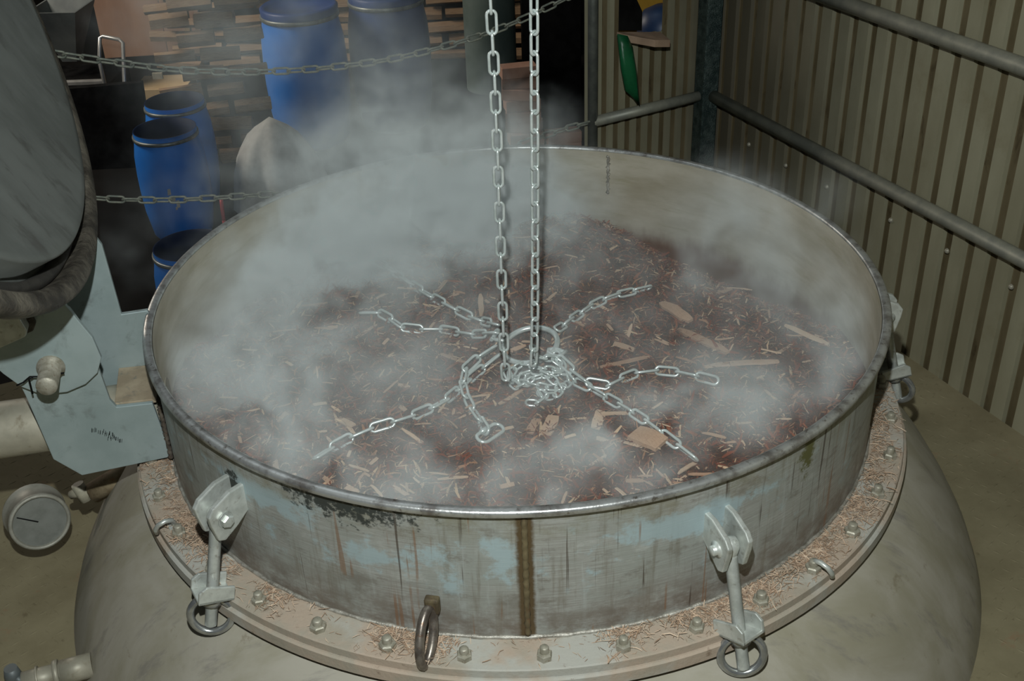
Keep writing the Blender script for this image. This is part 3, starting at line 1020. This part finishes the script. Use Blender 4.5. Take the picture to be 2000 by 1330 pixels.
LK_H = link_mesh('link', .0335, .0052, .0205, 'chain')
LK_L = link_mesh('link', .0415, .0058, .0225, 'chain')
LK_S = link_mesh('link', .0185, .0048, .0185, 'chain')
LK_R = link_mesh('link', .040, .0062, .0230, 'rustchain', 8, 6)


def resample(path, step):
    path = [Vector(p) for p in path]
    # smooth Catmull-Rom then walk equal chord steps
    pts = []
    for i in range(len(path) - 1):
        p0, p1, p2, p3 = path[max(i - 1, 0)], path[i], path[i + 1], path[min(i + 2, len(path) - 1)]
        for k in range(24):
            t = k / 24
            pts.append(.5 * ((2 * p1) + (p2 - p0) * t + (2 * p0 - 5 * p1 + 4 * p2 - p3) * t * t + (3 * p1 - p0 - 3 * p2 + p3) * t ** 3))
    pts.append(path[-1])
    out = [pts[0]]
    for p in pts:
        while (p - out[-1]).length >= step:
            out.append(out[-1] + (p - out[-1]).normalized() * step)
    return out


def chain(name, path, lk, pitch, label, group=None, roll0=0.0, ref=Vector((0, 0, 1)), jitter=.12, base=None, straight=False):
    th = thing(name, base if base is not None else path[-1], label, 'chain', group)
    pts = resample(path, pitch)
    for i in range(len(pts) - 1):
        p, q = pts[i], pts[i + 1]
        x = (q - p).normalized()
        rf = ref if abs(x.dot(ref)) < .95 else Vector((1, 0, 0))
        y = rf.cross(x).normalized(); z = x.cross(y)
        rl = roll0 + (PI / 2 if i % 2 else 0) + random.uniform(-jitter, jitter)
        y2 = y * math.cos(rl) + z * math.sin(rl); z2 = x.cross(y2)
        o = obj('link', lk, th)
        o.matrix_basis = basis(x, y2, z2, (p + q) / 2)
    return th


G = 'bright chains of the lifting sling in the vat'
yc = float(at_z(1045, 770, .45)[1])
pl = lambda x, y: Vector(on_plane(x, y, (0, yc, 0), (0, 1, 0)))
vref = Vector((0, 1, 0))
c0 = [pl(955, -60), pl(958, 0), pl(967, 180), pl(974, 370), pl(980, 560), pl(985, 690), pl(989, 752)]
chain('hanging_chain', c0, LK_H, .0335, 'left one of the two bright chains hanging from above', G, 0.0, vref, .05)
c1 = [pl(1043, -60), pl(1043, 0), pl(1044, 180), pl(1045, 370), pl(1045, 560), pl(1044, 668), pl(1042, 715)]
chain('hanging_chain', c1, LK_H, .0335, 'right one of the two bright chains hanging from above', G, PI / 4, vref, .05)


def heap_path(pix, lift=.012):
    out = []
    for q in pix:
        P = on_heap(q[0], q[1]) + Vector((0, 0, lift + (q[2] if len(q) > 2 else 0)))
        out.append(P)
    return out


S45 = .55
chain('sling_chain', heap_path([(975, 660, .02), (930, 632), (880, 608), (830, 580), (785, 550), (752, 527), (722, 514)]), LK_L, .0415,
      'bright chain running back left from the ring and fading into the steam', G, S45)
chain('sling_chain', heap_path([(972, 676, .02), (920, 662), (860, 652), (790, 650), (745, 620), (690, 622)]), LK_L, .0415,
      'bright chain running left from the ring below the steam', G, S45)
chain('sling_chain', heap_path([(975, 715, .015), (920, 748), (870, 792), (800, 825), (740, 842), (690, 862), (640, 890), (592, 922)]), LK_L, .0415,
      'long bright chain running to the front left rim', G, S45)
chain('sling_chain', heap_path([(968, 705, .022), (915, 740, .02), (905, 765, .012), (915, 795), (935, 825), (948, 846), (962, 872)]), LK_L, .0415,
      'short loose chain end with a quick link left of the chain heap', G, S45 + .4)
chain('sling_chain', heap_path([(1085, 712, .015), (1110, 745), (1160, 772), (1200, 795), (1250, 825), (1310, 870), (1355, 905), (1392, 930)]), LK_L, .0415,
      'bright chain running to the front right rim', G, S45)
chain('sling_chain', heap_path([(1090, 725, .02), (1140, 758, .008), (1180, 765), (1235, 740), (1290, 733), (1350, 742), (1390, 752), (1436, 762)]), LK_L, .0415,
      'bright chain running right and sinking in the shavings', G, S45 + .3)
chain('sling_chain', heap_path([(1088, 665, .015), (1115, 635), (1155, 607), (1195, 588), (1240, 577), (1278, 568)]), LK_L, .0415,
      'thin looking chain running back right from the ring', G, S45)
# quick link at the end of the loose chain
Q = on_heap(958, 856) + Vector((0, 0, .012))
m = MB()
e1 = (on_heap(985, 838) - on_heap(935, 872)).normalized(); e2 = Vector((0, 0, 1)).cross(e1)
e2 = (e2 + Vector((0, 0, .25))).normalized()
m.tube([Q + e1 * (.020 * (1 if math.cos(q) > 0 else -1) + .0115 * math.cos(q)) + e2 * .0125 * math.sin(q) for q in np.linspace(.02, 2 * PI + .02, 29)[:-1]], .0034, 9, closed=True)
m.tube([Q + e2 * .0125 - e1 * .012, Q + e2 * .0125 + e1 * .006], .0055, 6)
m.build('quick_link', 'chain', label='oval quick link at the end of the loose chain', cat='chain link', group=G)
# the lifting ring
RC = on_heap(1036, 690) + Vector((0, 0, .020))
MB().tube([RC + Vector((math.cos(q) * .056, math.sin(q) * .056, .012 * math.sin(q) + .010 * math.cos(q + .5))) for q in np.linspace(0, 2 * PI, 41)[:-1]], .0058, 12, closed=True).build(
    'lifting_ring', 'chain', label='large bright steel ring where the chains of the sling meet', cat='ring', group=None)
# shackles on the ring
for i, (q, lab) in enumerate(((2.75, 'small shackle on the left of the lifting ring'), (5.6, 'small shackle on the right of the lifting ring'))):
    P = RC + Vector((math.cos(q) * .060, math.sin(q) * .060, .006))
    rd = Vector((math.cos(q), math.sin(q), 0)); tg = Vector((-math.sin(q), math.cos(q), 0))
    sh = thing('shackle', P, lab, 'shackle')
    MB().tube([P + tg * x + rd * y for x, y in ((-.010, .022), (-.012, .008), (-.010, -.006), (0, -.013), (.010, -.006), (.012, .008), (.010, .022))], .0040, 9).build('bow', 'chain', sh)
    MB().tube([P + rd * .020 - tg * .018, P + rd * .020 + tg * .016], .0042, 8).tube([P + rd * .020 - tg * .022, P + rd * .020 - tg * .017], .0075, 8).build('shackle_pin', 'chain', sh)
# slack of the hanging chain, lying in a heap in front of the ring
slack = heap_path([(1042, 716, .040), (1052, 736, .036), (1085, 728, .022), (1100, 742, .014), (1064, 748, .024), (1020, 738, .024), (996, 752, .010), (1012, 770, .006), (1046, 762, .020), (1090, 752, .016),
                   (1114, 748, .006), (1104, 766, .004), (1072, 772, .008), (1040, 770, .014), (1010, 762, .012), (1034, 756, .028), (1072, 760, .022), (1096, 776, .002), (1070, 784), (1052, 778, .006), (1062, 792), (1038, 796), (1020, 792), (1034, 804)], .010)
chain('slack_chain', slack, LK_S, .0185, 'small heap of slack fine chain in front of the lifting ring', G, .3, jitter=.7)
tail = heap_path([(989, 748, .022), (1000, 757, .010), (1015, 748, .004), (1030, 752, .010), (1045, 745, .02)], .008)
chain('slack_chain', tail, LK_S, .0185, 'slack tail of the left hanging chain beside the chain heap', G, .3, jitter=.6)

# chains across the open platform edge
plane_b = lambda x, y: Vector(on_plane(x, y, K + NB * .035, NB))
GC = 'chains across the platform edge'
chain('barrier_chain', [plane_b(1152, 239), plane_b(1110, 250), plane_b(1060, 266), plane_b(960, 300), plane_b(800, 345), plane_b(640, 372), plane_b(500, 381), plane_b(350, 390), plane_b(200, 388), plane_b(80, 372)],
      LK_R, .040, 'lower dull chain across the platform edge, passing in front of the blue drum', GC, PI / 4, base=plane_b(1152, 239))
up = [plane_b(1152, -30), plane_b(1090, 5), plane_b(960, 62), plane_b(800, 108), plane_b(660, 130), plane_b(520, 140), plane_b(370, 138), plane_b(250, 125), plane_b(110, 105), plane_b(20, 88)]
chain('barrier_chain', up, LK_R, .040, 'upper dull chain sagging across the platform edge', GC, PI / 4, base=up[0])

# ------------------------------------------------------------------ opening in the short wall: sill, green bag, things behind
bw = lambda x, y, o=0.0: Vector(on_plane(x, y, K + NB * o, NB))
sl = MB().prism([bw(1204, 62), bw(1290, 62), bw(1276, 62) + NB * .10, bw(1246, 62) + NB * .10, bw(1208, 62) + NB * .035], (0, 0, -.022))
sl.build('sill_board', 'sill', None, .002, label='worn brown board forming a sill in the wall opening', cat='shelf')
bag = MB()
bp = [(1206, 66), (1226, 70), (1236, 92), (1244, 140), (1250, 208), (1236, 190), (1222, 178), (1214, 135)]
front = [bw(*q, .070) for q in bp]
cx = sum(front, Vector()) / len(front)
n_ = len(bp)
bag.add([cx + NB * .014] + [cx + (p - cx) * .6 + NB * .010 for p in front] + front + [cx + (p - cx) * .9 - NB * .012 for p in front] + [cx - NB * .014],
        [(0, 1 + i, 1 + (i + 1) % n_) for i in range(n_)] + [(1 + i, 1 + n_ + i, 1 + n_ + (i + 1) % n_, 1 + (i + 1) % n_) for i in range(n_)] +
        [(1 + n_ + i, 1 + 2 * n_ + i, 1 + 2 * n_ + (i + 1) % n_, 1 + n_ + (i + 1) % n_) for i in range(n_)] +
        [(1 + 3 * n_, 1 + 2 * n_ + (i + 1) % n_, 1 + 2 * n_ + i) for i in range(n_)], True)
bag.build('plastic_bag', 'green', None, label='green plastic bag hanging below the sill board', cat='bag')
MB().box(bw(1280, 10, -.30) + Vector((0, 0, -.02)), (.34, .02, .5), Matrix.Rotation(math.atan2(-EB.y, -EB.x), 3, 'Z')).build('yellow_board', 'yellow', None, label='yellow board seen through the wall opening', cat='board')
bl = MB()
bc = bw(1296, 52, -.13)
bl.lathe([(.001, -.10), (.075, -.10), (.085, -.05), (.085, .01), (.066, .05), (.03, .068), (0, .07)], 24, M=Matrix.Translation(bc))
bo = bl.build('navy_container', 'navy', None, label='navy blue rounded container behind the wall opening', cat='container')
dk0, dk1 = bw(1208, 60, -.05), bw(1254, 60, -.05)
MB().prism([dk0, dk1, dk1 + Vector((0, 0, .06)), bw(1232, 60, -.05) + Vector((0, 0, .13)), dk0 + Vector((0, 0, .16))], -NB * .03).build('dark_board', 'black', None, .002, label='dark slanted board left of the navy container in the wall opening', cat='board')
# a pale mark on the navy container
vd = (Vector(CAM) - bc).normalized(); vx = Vector((vd.y, -vd.x, 0)).normalized() * -1; vz = Vector((0, 0, 1))
mk = MB()
ang0 = math.atan2(vd.y, vd.x)
def onb(ax, z):
    a_ = ang0 + ax
    return bc + Vector((.0856 * math.cos(a_), .0856 * math.sin(a_), z))
for (x0, x1, z0, z1) in ((-.26, -.18, -.045, -.005), (-.18, -.06, -.012, -.004), (-.10, -.04, -.03, -.012), (-.18, -.08, -.034, -.026), (-.12, -.05, -.05, -.044)):
    mk.prism([onb(x0, z0), onb(x1, z0), onb(x1, z1), onb(x0, z1)], vd * .001)
mk.build('printed_mark', 'shelf', bo)

# ------------------------------------------------------------------ the hall behind: drums, logs, boards
ZG = -1.3


def drum(top_px, h, r, label, mat='blue', lidded=False, group='blue plastic drums in the hall', z0=ZG):
    zt = z0 + h
    P = Vector(at_z(*top_px, zt)); P.z = z0
    th = thing('plastic_drum', P, label, 'drum', group)
    M = Matrix.Translation(P)
    rt = r * .88
    MB().lathe([(0, .002), (r * .80, 0), (r * .86, .03 * h), (r * .97, .25 * h), (r, .45 * h), (r, .6 * h), (r * .97, .78 * h), (r * .90, .90 * h), (rt, .93 * h), (rt, h)], 40, M=M).build('drum_body', mat, th)
    if lidded:
        MB().lathe([(rt * 1.02, .955 * h), (rt * 1.04, h), (rt * .96, h + .015), (rt * .9, h - .01), (0, h - .01)], 40, M=M).build('drum_lid', 'bluedark', th)
    else:
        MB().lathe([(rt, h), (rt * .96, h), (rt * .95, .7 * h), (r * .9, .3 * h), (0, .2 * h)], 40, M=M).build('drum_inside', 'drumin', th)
    MB().lathe([(rt * 1.0, .925 * h), (rt * 1.05, .93 * h), (rt * 1.05, .955 * h), (rt * 1.0, .96 * h)], 40, M=M, closed_prof=True).build('clamp_band', 'band', th)
    return th, P


d1, P1 = drum((321, 250), .66, .205, 'open blue drum with a torn white sticker behind the lower chain')
st = MB()
a0 = math.atan2(CAM[1] - P1.y, CAM[0] - P1.x)
for (ax, z, w, hh) in ((.22, .345, .10, .04), (.14, .30, .12, .035), (.04, .265, .10, .05), (.10, .24, .06, .02)):
    st.prism([P1 + pol(.2062, a0 - ax + w * s, z + hh * e / 2) for s, e in ((-.5, -1), (.5, -.8), (.5, 1), (-.3, .9))], pol(.001, a0, 0))
st.build('sticker', 'sack', d1)
drum((340, 196), .66, .205, 'open blue drum standing right behind the one with the sticker')
drum((372, 478), .60, .20, 'blue drum low down beside the vat rim, mostly hidden in steam')
drum((583, 12), .95, .29, 'tall closed blue drum above the pale sheet', lidded=True)
drum((752, -14), .95, .29, 'tall dark blue drum left of the hanging chains, behind the steam', 'bluedark', lidded=True)
ds, Ps = drum((535, 290), .46, .20, 'small blue drum under the pale woven sheet', lidded=True)
# pale sheet thrown over the small drum
sh = MB()
ns, nz = 48, 9
v = [tuple(Ps + Vector((0, 0, .66)))]
for j in range(1, nz + 1):
    t_ = j / nz
    for i in range(ns):
        a_ = 2 * PI * i / ns
        rr_ = (.215 * min(1, t_ * 2.0) + .07 * t_) * (1 + .13 * t_ * math.sin(5 * a_ + 1.0) + .09 * t_ * math.sin(9 * a_ + 2))
        zz = .66 - .18 * min(1, t_ * 2.0) - .34 * max(0, t_ - .3) / .7 + .02 * math.sin(3 * a_) * t_
        v.append(tuple(Ps + Vector((rr_ * math.cos(a_), rr_ * math.sin(a_), zz))))
f = [(0, 1 + i, 1 + (i + 1) % ns) for i in range(ns)]
for j in range(nz - 1):
    for i in range(ns):
        p = 1 + j * ns
        f.append((p + i, p + ns + i, p + ns + (i + 1) % ns, p + (i + 1) % ns))
sh.add(v, f, True)
sh.build('woven_sheet', 'sack', None, label='pale woven plastic sheet draped over a small drum', cat='sheet')

# stacked firewood
log_meshes = []
for kx in range(6):
    m = MB()
    nseg, sides = 3, 6
    rad = [random.uniform(.75, 1.2) for _ in range(sides)]
    v = []
    for i in range(nseg + 1):
        for j in range(sides):
            a_ = 2 * PI * j / sides + kx
            q = rad[j] * random.uniform(.92, 1.08)
            v.append((i / nseg - .5, math.cos(a_) * q, math.sin(a_) * q * .8))
    f = [(i * sides + j, i * sides + (j + 1) % sides, (i + 1) * sides + (j + 1) % sides, (i + 1) * sides + j) for i in range(nseg) for j in range(sides)]
    f += [tuple(range(sides))[::-1], tuple(nseg * sides + j for j in range(sides))]
    m.add(v, f)
    log_meshes.append(m.mesh('firewood_log', 'log'))
def log_pile(x0, y0, cols, rows, dx, lab, turn):
    for row in range(rows):
        for colm in range(cols):
            o = obj('firewood_log', log_meshes[random.randrange(6)])
            base = Vector((x0 + colm * dx + (row % 2) * .16, y0 + random.uniform(-.03, .03) + turn * colm * dx, ZG + .065 + row * .118))
            o.matrix_basis = Matrix.Translation(base) @ Matrix.Rotation(random.gauss(turn, .10), 4, 'Z') @ Matrix.Rotation(random.gauss(0, .03), 4, 'Y') @ Matrix.Rotation(random.uniform(0, 6), 4, 'X') @ Matrix.Diagonal((random.uniform(.8, .98) * dx, random.uniform(.050, .056), random.uniform(.052, .058), 1))
            tag(o, lab, 'log', lab.split(' in the ')[1])


log_pile(-2.16, 5.35, 2, 11, .29, 'rough split log in the near firewood pile between the drums', .2)
log_pile(-2.75, 7.5, 7, 14, .46, 'rough split log in the far firewood stack behind the tall blue drums', .0)

# brown boards, pale post, machine and black panel at the far left
at9 = lambda x, y, d=9.6: Vector(at_depth(x, y, d))
def upright(name, mat, x0, x1, ytop, dep_px, label, cat, th=.06, yaw=0.0, z1=None):
    A = at9(x0, ytop, dep_px); B = at9(x1, ytop, dep_px)
    c_ = (A + B) / 2; w_ = (B - A).length
    zt = z1 if z1 is not None else c_.z
    return MB().box((c_.x, c_.y, (zt + ZG) / 2), (w_, th, zt - ZG), Matrix.Rotation(yaw, 3, 'Z')).build(name, mat, None, .004, label=label, cat=cat)
upright('plywood_board', 'board', 175, 300, -40, 9.8, 'wide brown board leaning in the far left of the hall', 'board', .05, .1)
upright('plywood_board', 'board', 300, 372, -60, 9.7, 'narrow brown board right of the wide one', 'board', .05, .1)
upright('timber_post', 'paleboard', 341, 352, -60, 9.4, 'slim pale timber post between the brown boards and the firewood', 'post', .06)
upright('crate', 'paleboard', 270, 372, 160, 8.9, 'pale timber crate behind the blue drums', 'crate', .35)
bp_ = MB()
A = at9(130, 173, 7.7); B = at9(276, 161, 7.7)
bp_.prism([A, B, Vector((B.x, B.y - .1, ZG)), Vector((A.x, A.y - .1, ZG))], (0, .05, 0))
bp_.build('black_panel', 'black', None, .003, label='black panel standing left of the blue drums', cat='panel')
mc = thing('machine', Vector((at9(150, 90, 8.6).x, at9(150, 90, 8.6).y, ZG)), 'grey machine with a hopper behind the open lid', 'machine')
P = at9(150, 95, 8.6)
MB().box((P.x, P.y, (P.z - .2 + ZG) / 2), (.55, .5, P.z - .2 - ZG)).build('machine_body', 'black', mc, .01)
MB().lathe([(.08, -.18), (.10, -.12), (.26, .20), (.27, .22), (.25, .22), (.09, -.10)], 4, M=Matrix.Translation(P + Vector((-.05, 0, .10))) @ Matrix.Rotation(.7, 4, 'Z'), smooth=False).build('hopper', 'machine', mc)
MB().box(P + Vector((.0, -.28, -.17)), (.50, .05, .03)).build('machine_tray', 'steelbar', mc, .004)
tr = thing('hand_truck', Vector((at9(222, 150, 8.2).x, at9(222, 150, 8.2).y, ZG)), 'bent steel tube handle of a hand truck left of the drums', 'hand truck')
q = [at9(x, y, 8.2) for x, y in ((194, 118), (195, 74), (201, 71), (232, 77), (240, 84), (243, 165))]
q.append(Vector((q[-1].x, q[-1].y, ZG + .0))); q.insert(0, Vector((q[0].x, q[0].y, ZG)))
MB().tube(q, .014, 10).build('handle', 'steelbar', tr)
MB().box(((q[0].x + q[-1].x) / 2, q[0].y - .1, ZG + .02), (.30, .25, .02)).build('toe_plate', 'steelbar', tr)
MB().box(at9(308, 148, 8.6), (.075, .02, .045)).build('painted_glint', 'white', None, label='small painted bright glint on the pale crate', cat='glint')  # white box standing in for a bright highlight on the crate
# column, pink bricks and dark block behind the hanging chains
cx_ = at9(955, 20, 8.8)
MB().lathe([(.20, ZG), (.20, 2.6)], 28, M=Matrix.Translation((cx_.x, cx_.y, 0))).build('column', 'column', None, label='grey green round column behind the hanging chains', cat='column')
upright('dark_block', 'black', 1012, 1130, -160, 8.2, 'black upright block right of the grey green column', 'block', .5)  # plain black box standing in the dark opening
pk = at9(1030, 245, 7.2)
brk = MB().box((0, 0, 0), (.22, .105, .07)).mesh('brick', 'brick', .004)
for row in range(9):
    for k_ in range(2 if row < 3 else 1):
        o = obj('brick', brk)
        o.location = (pk.x + k_ * .235 - .02 * row * .3, pk.y + .02 * (row % 2), ZG + .035 + row * .072 if False else pk.z - .22 + row * .072)
        o.rotation_euler = (0, 0, .2 * ((row % 3) - 1))
        tag(o, 'pinkish brick in the small stack below the dark block', 'brick', 'stack of pink bricks')
base_z = pk.z - .22 - .035
MB().box((pk.x + .1, pk.y, (base_z + ZG) / 2), (.7, .5, base_z - ZG)).build('wooden_crate', 'log', None, .01, label='wooden crate carrying the pink bricks', cat='crate')
MB().tube([at9(437, 430, 6.2), at9(433, 398, 6.2), at9(432, 388, 6.2)], .010, 8).tube([at9(437, 430, 6.2), Vector((at9(437, 430, 6.2).x, at9(437, 430, 6.2).y, ZG))], .010, 8).build('red_stick', 'red', None, label='thin red stick standing by the vat rim', cat='stick')

# ------------------------------------------------------------------ steam rising from the shavings
PUFFS = []
def puff(px, py, z, r, d, squash=.6):
    P = at_z(px, py, z)
    PUFFS.append((float(P[0]), float(P[1]), z, r, d, squash))


# dense bank along the back left of the vat, below the rim
puff(760, 430, .50, .24, 12.0); puff(620, 450, .50, .22, 12.0); puff(900, 410, .50, .22, 12.0); puff(500, 480, .50, .23, 4.5); puff(1020, 410, .50, .17, 9.0); puff(700, 380, .55, .18, 9.0); puff(860, 360, .55, .18, 9.0); puff(980, 350, .56, .14, 7.0)
puff(560, 560, .49, .18, 3.6); puff(400, 570, .52, .20, 1.3); puff(720, 490, .48, .15, 6.0, .5); puff(860, 470, .48, .15, 5.0, .5)
puff(360, 640, .52, .15, 1.2); puff(470, 680, .48, .17, 2.0); puff(560, 790, .475, .26, 2.4, .3); puff(600, 640, .475, .13, 3.5, .5); puff(640, 690, .465, .10, 3.0, .5)
puff(450, 790, .48, .18, 1.5, .5); puff(550, 800, .475, .11, 3.0, .5); puff(400, 720, .50, .13, 1.4)
# above the rim at the back, drifting up to the left
puff(760, 270, .70, .16, 2.4, 1); puff(880, 260, .70, .14, 2.2, 1); puff(640, 330, .68, .11, .9, 1); puff(990, 262, .69, .11, 2.0, 1)
puff(780, 180, .80, .13, 1.8, 1.2); puff(440, 110, .95, .19, 1.0, 1.2); puff(330, 20, 1.05, .18, .6, 1.2); puff(560, 60, .95, .12, .5, 1.2); puff(700, 90, .95, .15, 1.3, 1.2); puff(1070, 245, .70, .08, 1.4, 1)
puff(270, 400, .70, .10, .3, 1.2); puff(280, 520, .60, .08, .6, 1)
# thin veil over the whole heap
puff(1000, 640, .47, .50, .8, .16); puff(800, 760, .47, .40, 1.0, .2); puff(1300, 700, .47, .38, .8, .2); puff(1000, 850, .47, .35, .8, .2)
# low wisps in front and on the right
puff(540, 900, .475, .10, 4.5, .45); puff(630, 930, .475, .09, 4.5, .45); puff(830, 950, .465, .10, 3.2, .4); puff(900, 900, .465, .09, 2.0, .4)
puff(720, 965, .47, .09, 3.5, .45); puff(1060, 960, .465, .10, 3.2, .4); puff(1190, 900, .465, .09, 3.6, .4); puff(1120, 850, .46, .08, 1.0, .4); puff(980, 850, .46, .08, .9, .4)
puff(1040, 745, .50, .04, 4.0, .8); puff(1110, 700, .48, .08, 1.0, .5); puff(1160, 640, .48, .09, 1.3, .5); puff(980, 560, .49, .10, 1.4, .5); puff(1130, 560, .49, .10, 1.2, .5)
puff(1260, 800, .465, .09, 2.4, .4); puff(1430, 820, .465, .12, 3.2, .45); puff(1540, 780, .47, .11, 3.4, .5); puff(1620, 720, .49, .08, 3.0, .8); puff(1340, 700, .465, .09, 1.6, .4)
puff(1370, 530, .44, .09, 3.0, .7); puff(1460, 480, .52, .13, 3.0, .9); puff(1560, 570, .50, .11, 3.4, 1); puff(1420, 430, .57, .11, 2.6, 1); puff(1620, 400, .66, .08, 1.1, 1); puff(1640, 620, .53, .09, 3.2, 1)
puff(1200, 480, .50, .09, 1.2, .6); puff(1090, 470, .50, .13, 3.5, .7); puff(850, 640, .47, .10, .9, .4); puff(740, 750, .465, .12, 1.0, .35); puff(1330, 930, .465, .08, 1.8, .4)

SMIN, SMAX = (-1.10, -.75, .40), (.90, 1.25, 1.30)
SDIM = (160, 160, 90)
ng = bpy.data.node_groups.new('steam_cloud', 'GeometryNodeTree')
ng.interface.new_socket('Geometry', in_out='INPUT', socket_type='NodeSocketGeometry')
ng.interface.new_socket('Geometry', in_out='OUTPUT', socket_type='NodeSocketGeometry')


def gn(kind, **kw):
    n = ng.nodes.new(kind)
    for k_, v_ in kw.items():
        setattr(n, k_, v_)
    return n


def gput(sock, v):
    if isinstance(v, bpy.types.NodeSocket):
        ng.links.new(v, sock)
    else:
        sock.default_value = v


def gm(op, a_, b_=0.0, clamp=False):
    n = gn('ShaderNodeMath', operation=op, use_clamp=clamp)
    gput(n.inputs[0], a_); gput(n.inputs[1], b_)
    return n.outputs[0]


def gv(op, a_, b_=(0, 0, 0)):
    n = gn('ShaderNodeVectorMath', operation=op)
    gput(n.inputs[0], a_); gput(n.inputs[1], b_)
    return n.outputs[1] if op in ('LENGTH', 'DISTANCE', 'DOT_PRODUCT') else n.outputs[0]


def gstep(v, lo, hi):
    n = gn('ShaderNodeMapRange', interpolation_type='SMOOTHSTEP')
    gput(n.inputs[0], v); n.inputs[1].default_value = lo; n.inputs[2].default_value = hi
    return n.outputs[0]


def gnoise(v, scale, detail, color=False):
    n = gn('ShaderNodeTexNoise')
    gput(n.inputs['Vector'], v)
    n.inputs['Scale'].default_value = scale; n.inputs['Detail'].default_value = detail; n.inputs['Roughness'].default_value = .58
    return n.outputs[1] if color else n.outputs[0]


pos = gn('GeometryNodeInputPosition').outputs[0]
warp = gv('SUBTRACT', gnoise(pos, 5.0, 2, True), (.5, .5, .5))
wpos = gv('ADD', pos, gv('MULTIPLY', warp, (.20, .20, .14)))
total = None
for (x_, y_, z_, r_, d_, sq) in PUFFS:
    dv = gv('MULTIPLY', gv('SUBTRACT', wpos, (x_, y_, z_)), (1 / r_, 1 / r_, 1 / (r_ * sq)))
    e_ = gm('MULTIPLY', gm('POWER', 2.718, gm('MULTIPLY', gv('DOT_PRODUCT', dv, dv), -1.3)), d_)
    total = e_ if total is None else gm('ADD', total, e_)
fine = gnoise(gv('ADD', gv('MULTIPLY', wpos, (1, 1, .8)), gv('MULTIPLY', warp, (.25, .25, .25))), 9.0, 6)
shape = gm('ADD', gm('MULTIPLY', gstep(fine, .36, .68), 1.5), .12)
dens = gm('MULTIPLY', total, shape)
dens = gm('MULTIPLY', gm('SUBTRACT', dens, .10), 1.0)
dens = gm('MAXIMUM', dens, 0.0)
sx_ = gn('ShaderNodeSeparateXYZ'); gput(sx_.inputs[0], pos)
rad_ = gm('SQRT', gm('ADD', gm('MULTIPLY', sx_.outputs[0], sx_.outputs[0]), gm('MULTIPLY', sx_.outputs[1], sx_.outputs[1])))
inside = gm('MAXIMUM', gstep(rad_, .70, .675), gstep(sx_.outputs[2], .615, .65))
dens = gm('MULTIPLY', dens, inside)
for ax_ in range(3):
    for lo, hi in ((SMIN[ax_], SMIN[ax_] + .04), (SMAX[ax_], SMAX[ax_] - .12)):
        if ax_ == 2 and lo == SMIN[2]:
            continue
        dens = gm('MULTIPLY', dens, gstep(sx_.outputs[ax_], lo, hi))
vc = gn('GeometryNodeVolumeCube')
gput(vc.inputs['Density'], dens)
vc.inputs['Min'].default_value = SMIN; vc.inputs['Max'].default_value = SMAX
for k_, nm in enumerate(('Resolution X', 'Resolution Y', 'Resolution Z')):
    vc.inputs[nm].default_value = SDIM[k_]
sm = bpy.data.materials.new('steam')
sm.use_nodes = True
st_ = sm.node_tree
st_.nodes.remove(st_.nodes['Principled BSDF'])
pv_ = st_.nodes.new('ShaderNodeVolumePrincipled')
pv_.inputs['Color'].default_value = (.90, .965, .965, 1)
pv_.inputs['Density'].default_value = 1.0
pv_.inputs['Anisotropy'].default_value = -.3
st_.links.new(pv_.outputs[0], st_.nodes['Material Output'].inputs['Volume'])
smn = gn('GeometryNodeSetMaterial'); smn.inputs['Material'].default_value = sm
go = gn('NodeGroupOutput'); gn('NodeGroupInput')
ng.links.new(vc.outputs[0], smn.inputs[0]); ng.links.new(smn.outputs[0], go.inputs[0])
vd_ = bpy.data.volumes.new('steam')
vd_.materials.append(sm)
so = bpy.data.objects.new('steam', vd_)
COL.objects.link(so)
tag(so, 'grey blue steam billowing out of the vat', 'steam', None, 'stuff')
md = so.modifiers.new('cloud', 'NODES'); md.node_group = ng
SC.cycles.volume_step_rate = 3.0
SC.cycles.volume_max_steps = 256
SC.cycles.volume_bounces = 2
SC.cycles.max_bounces = 6
SC.cycles.diffuse_bounces = 2
SC.cycles.glossy_bounces = 2
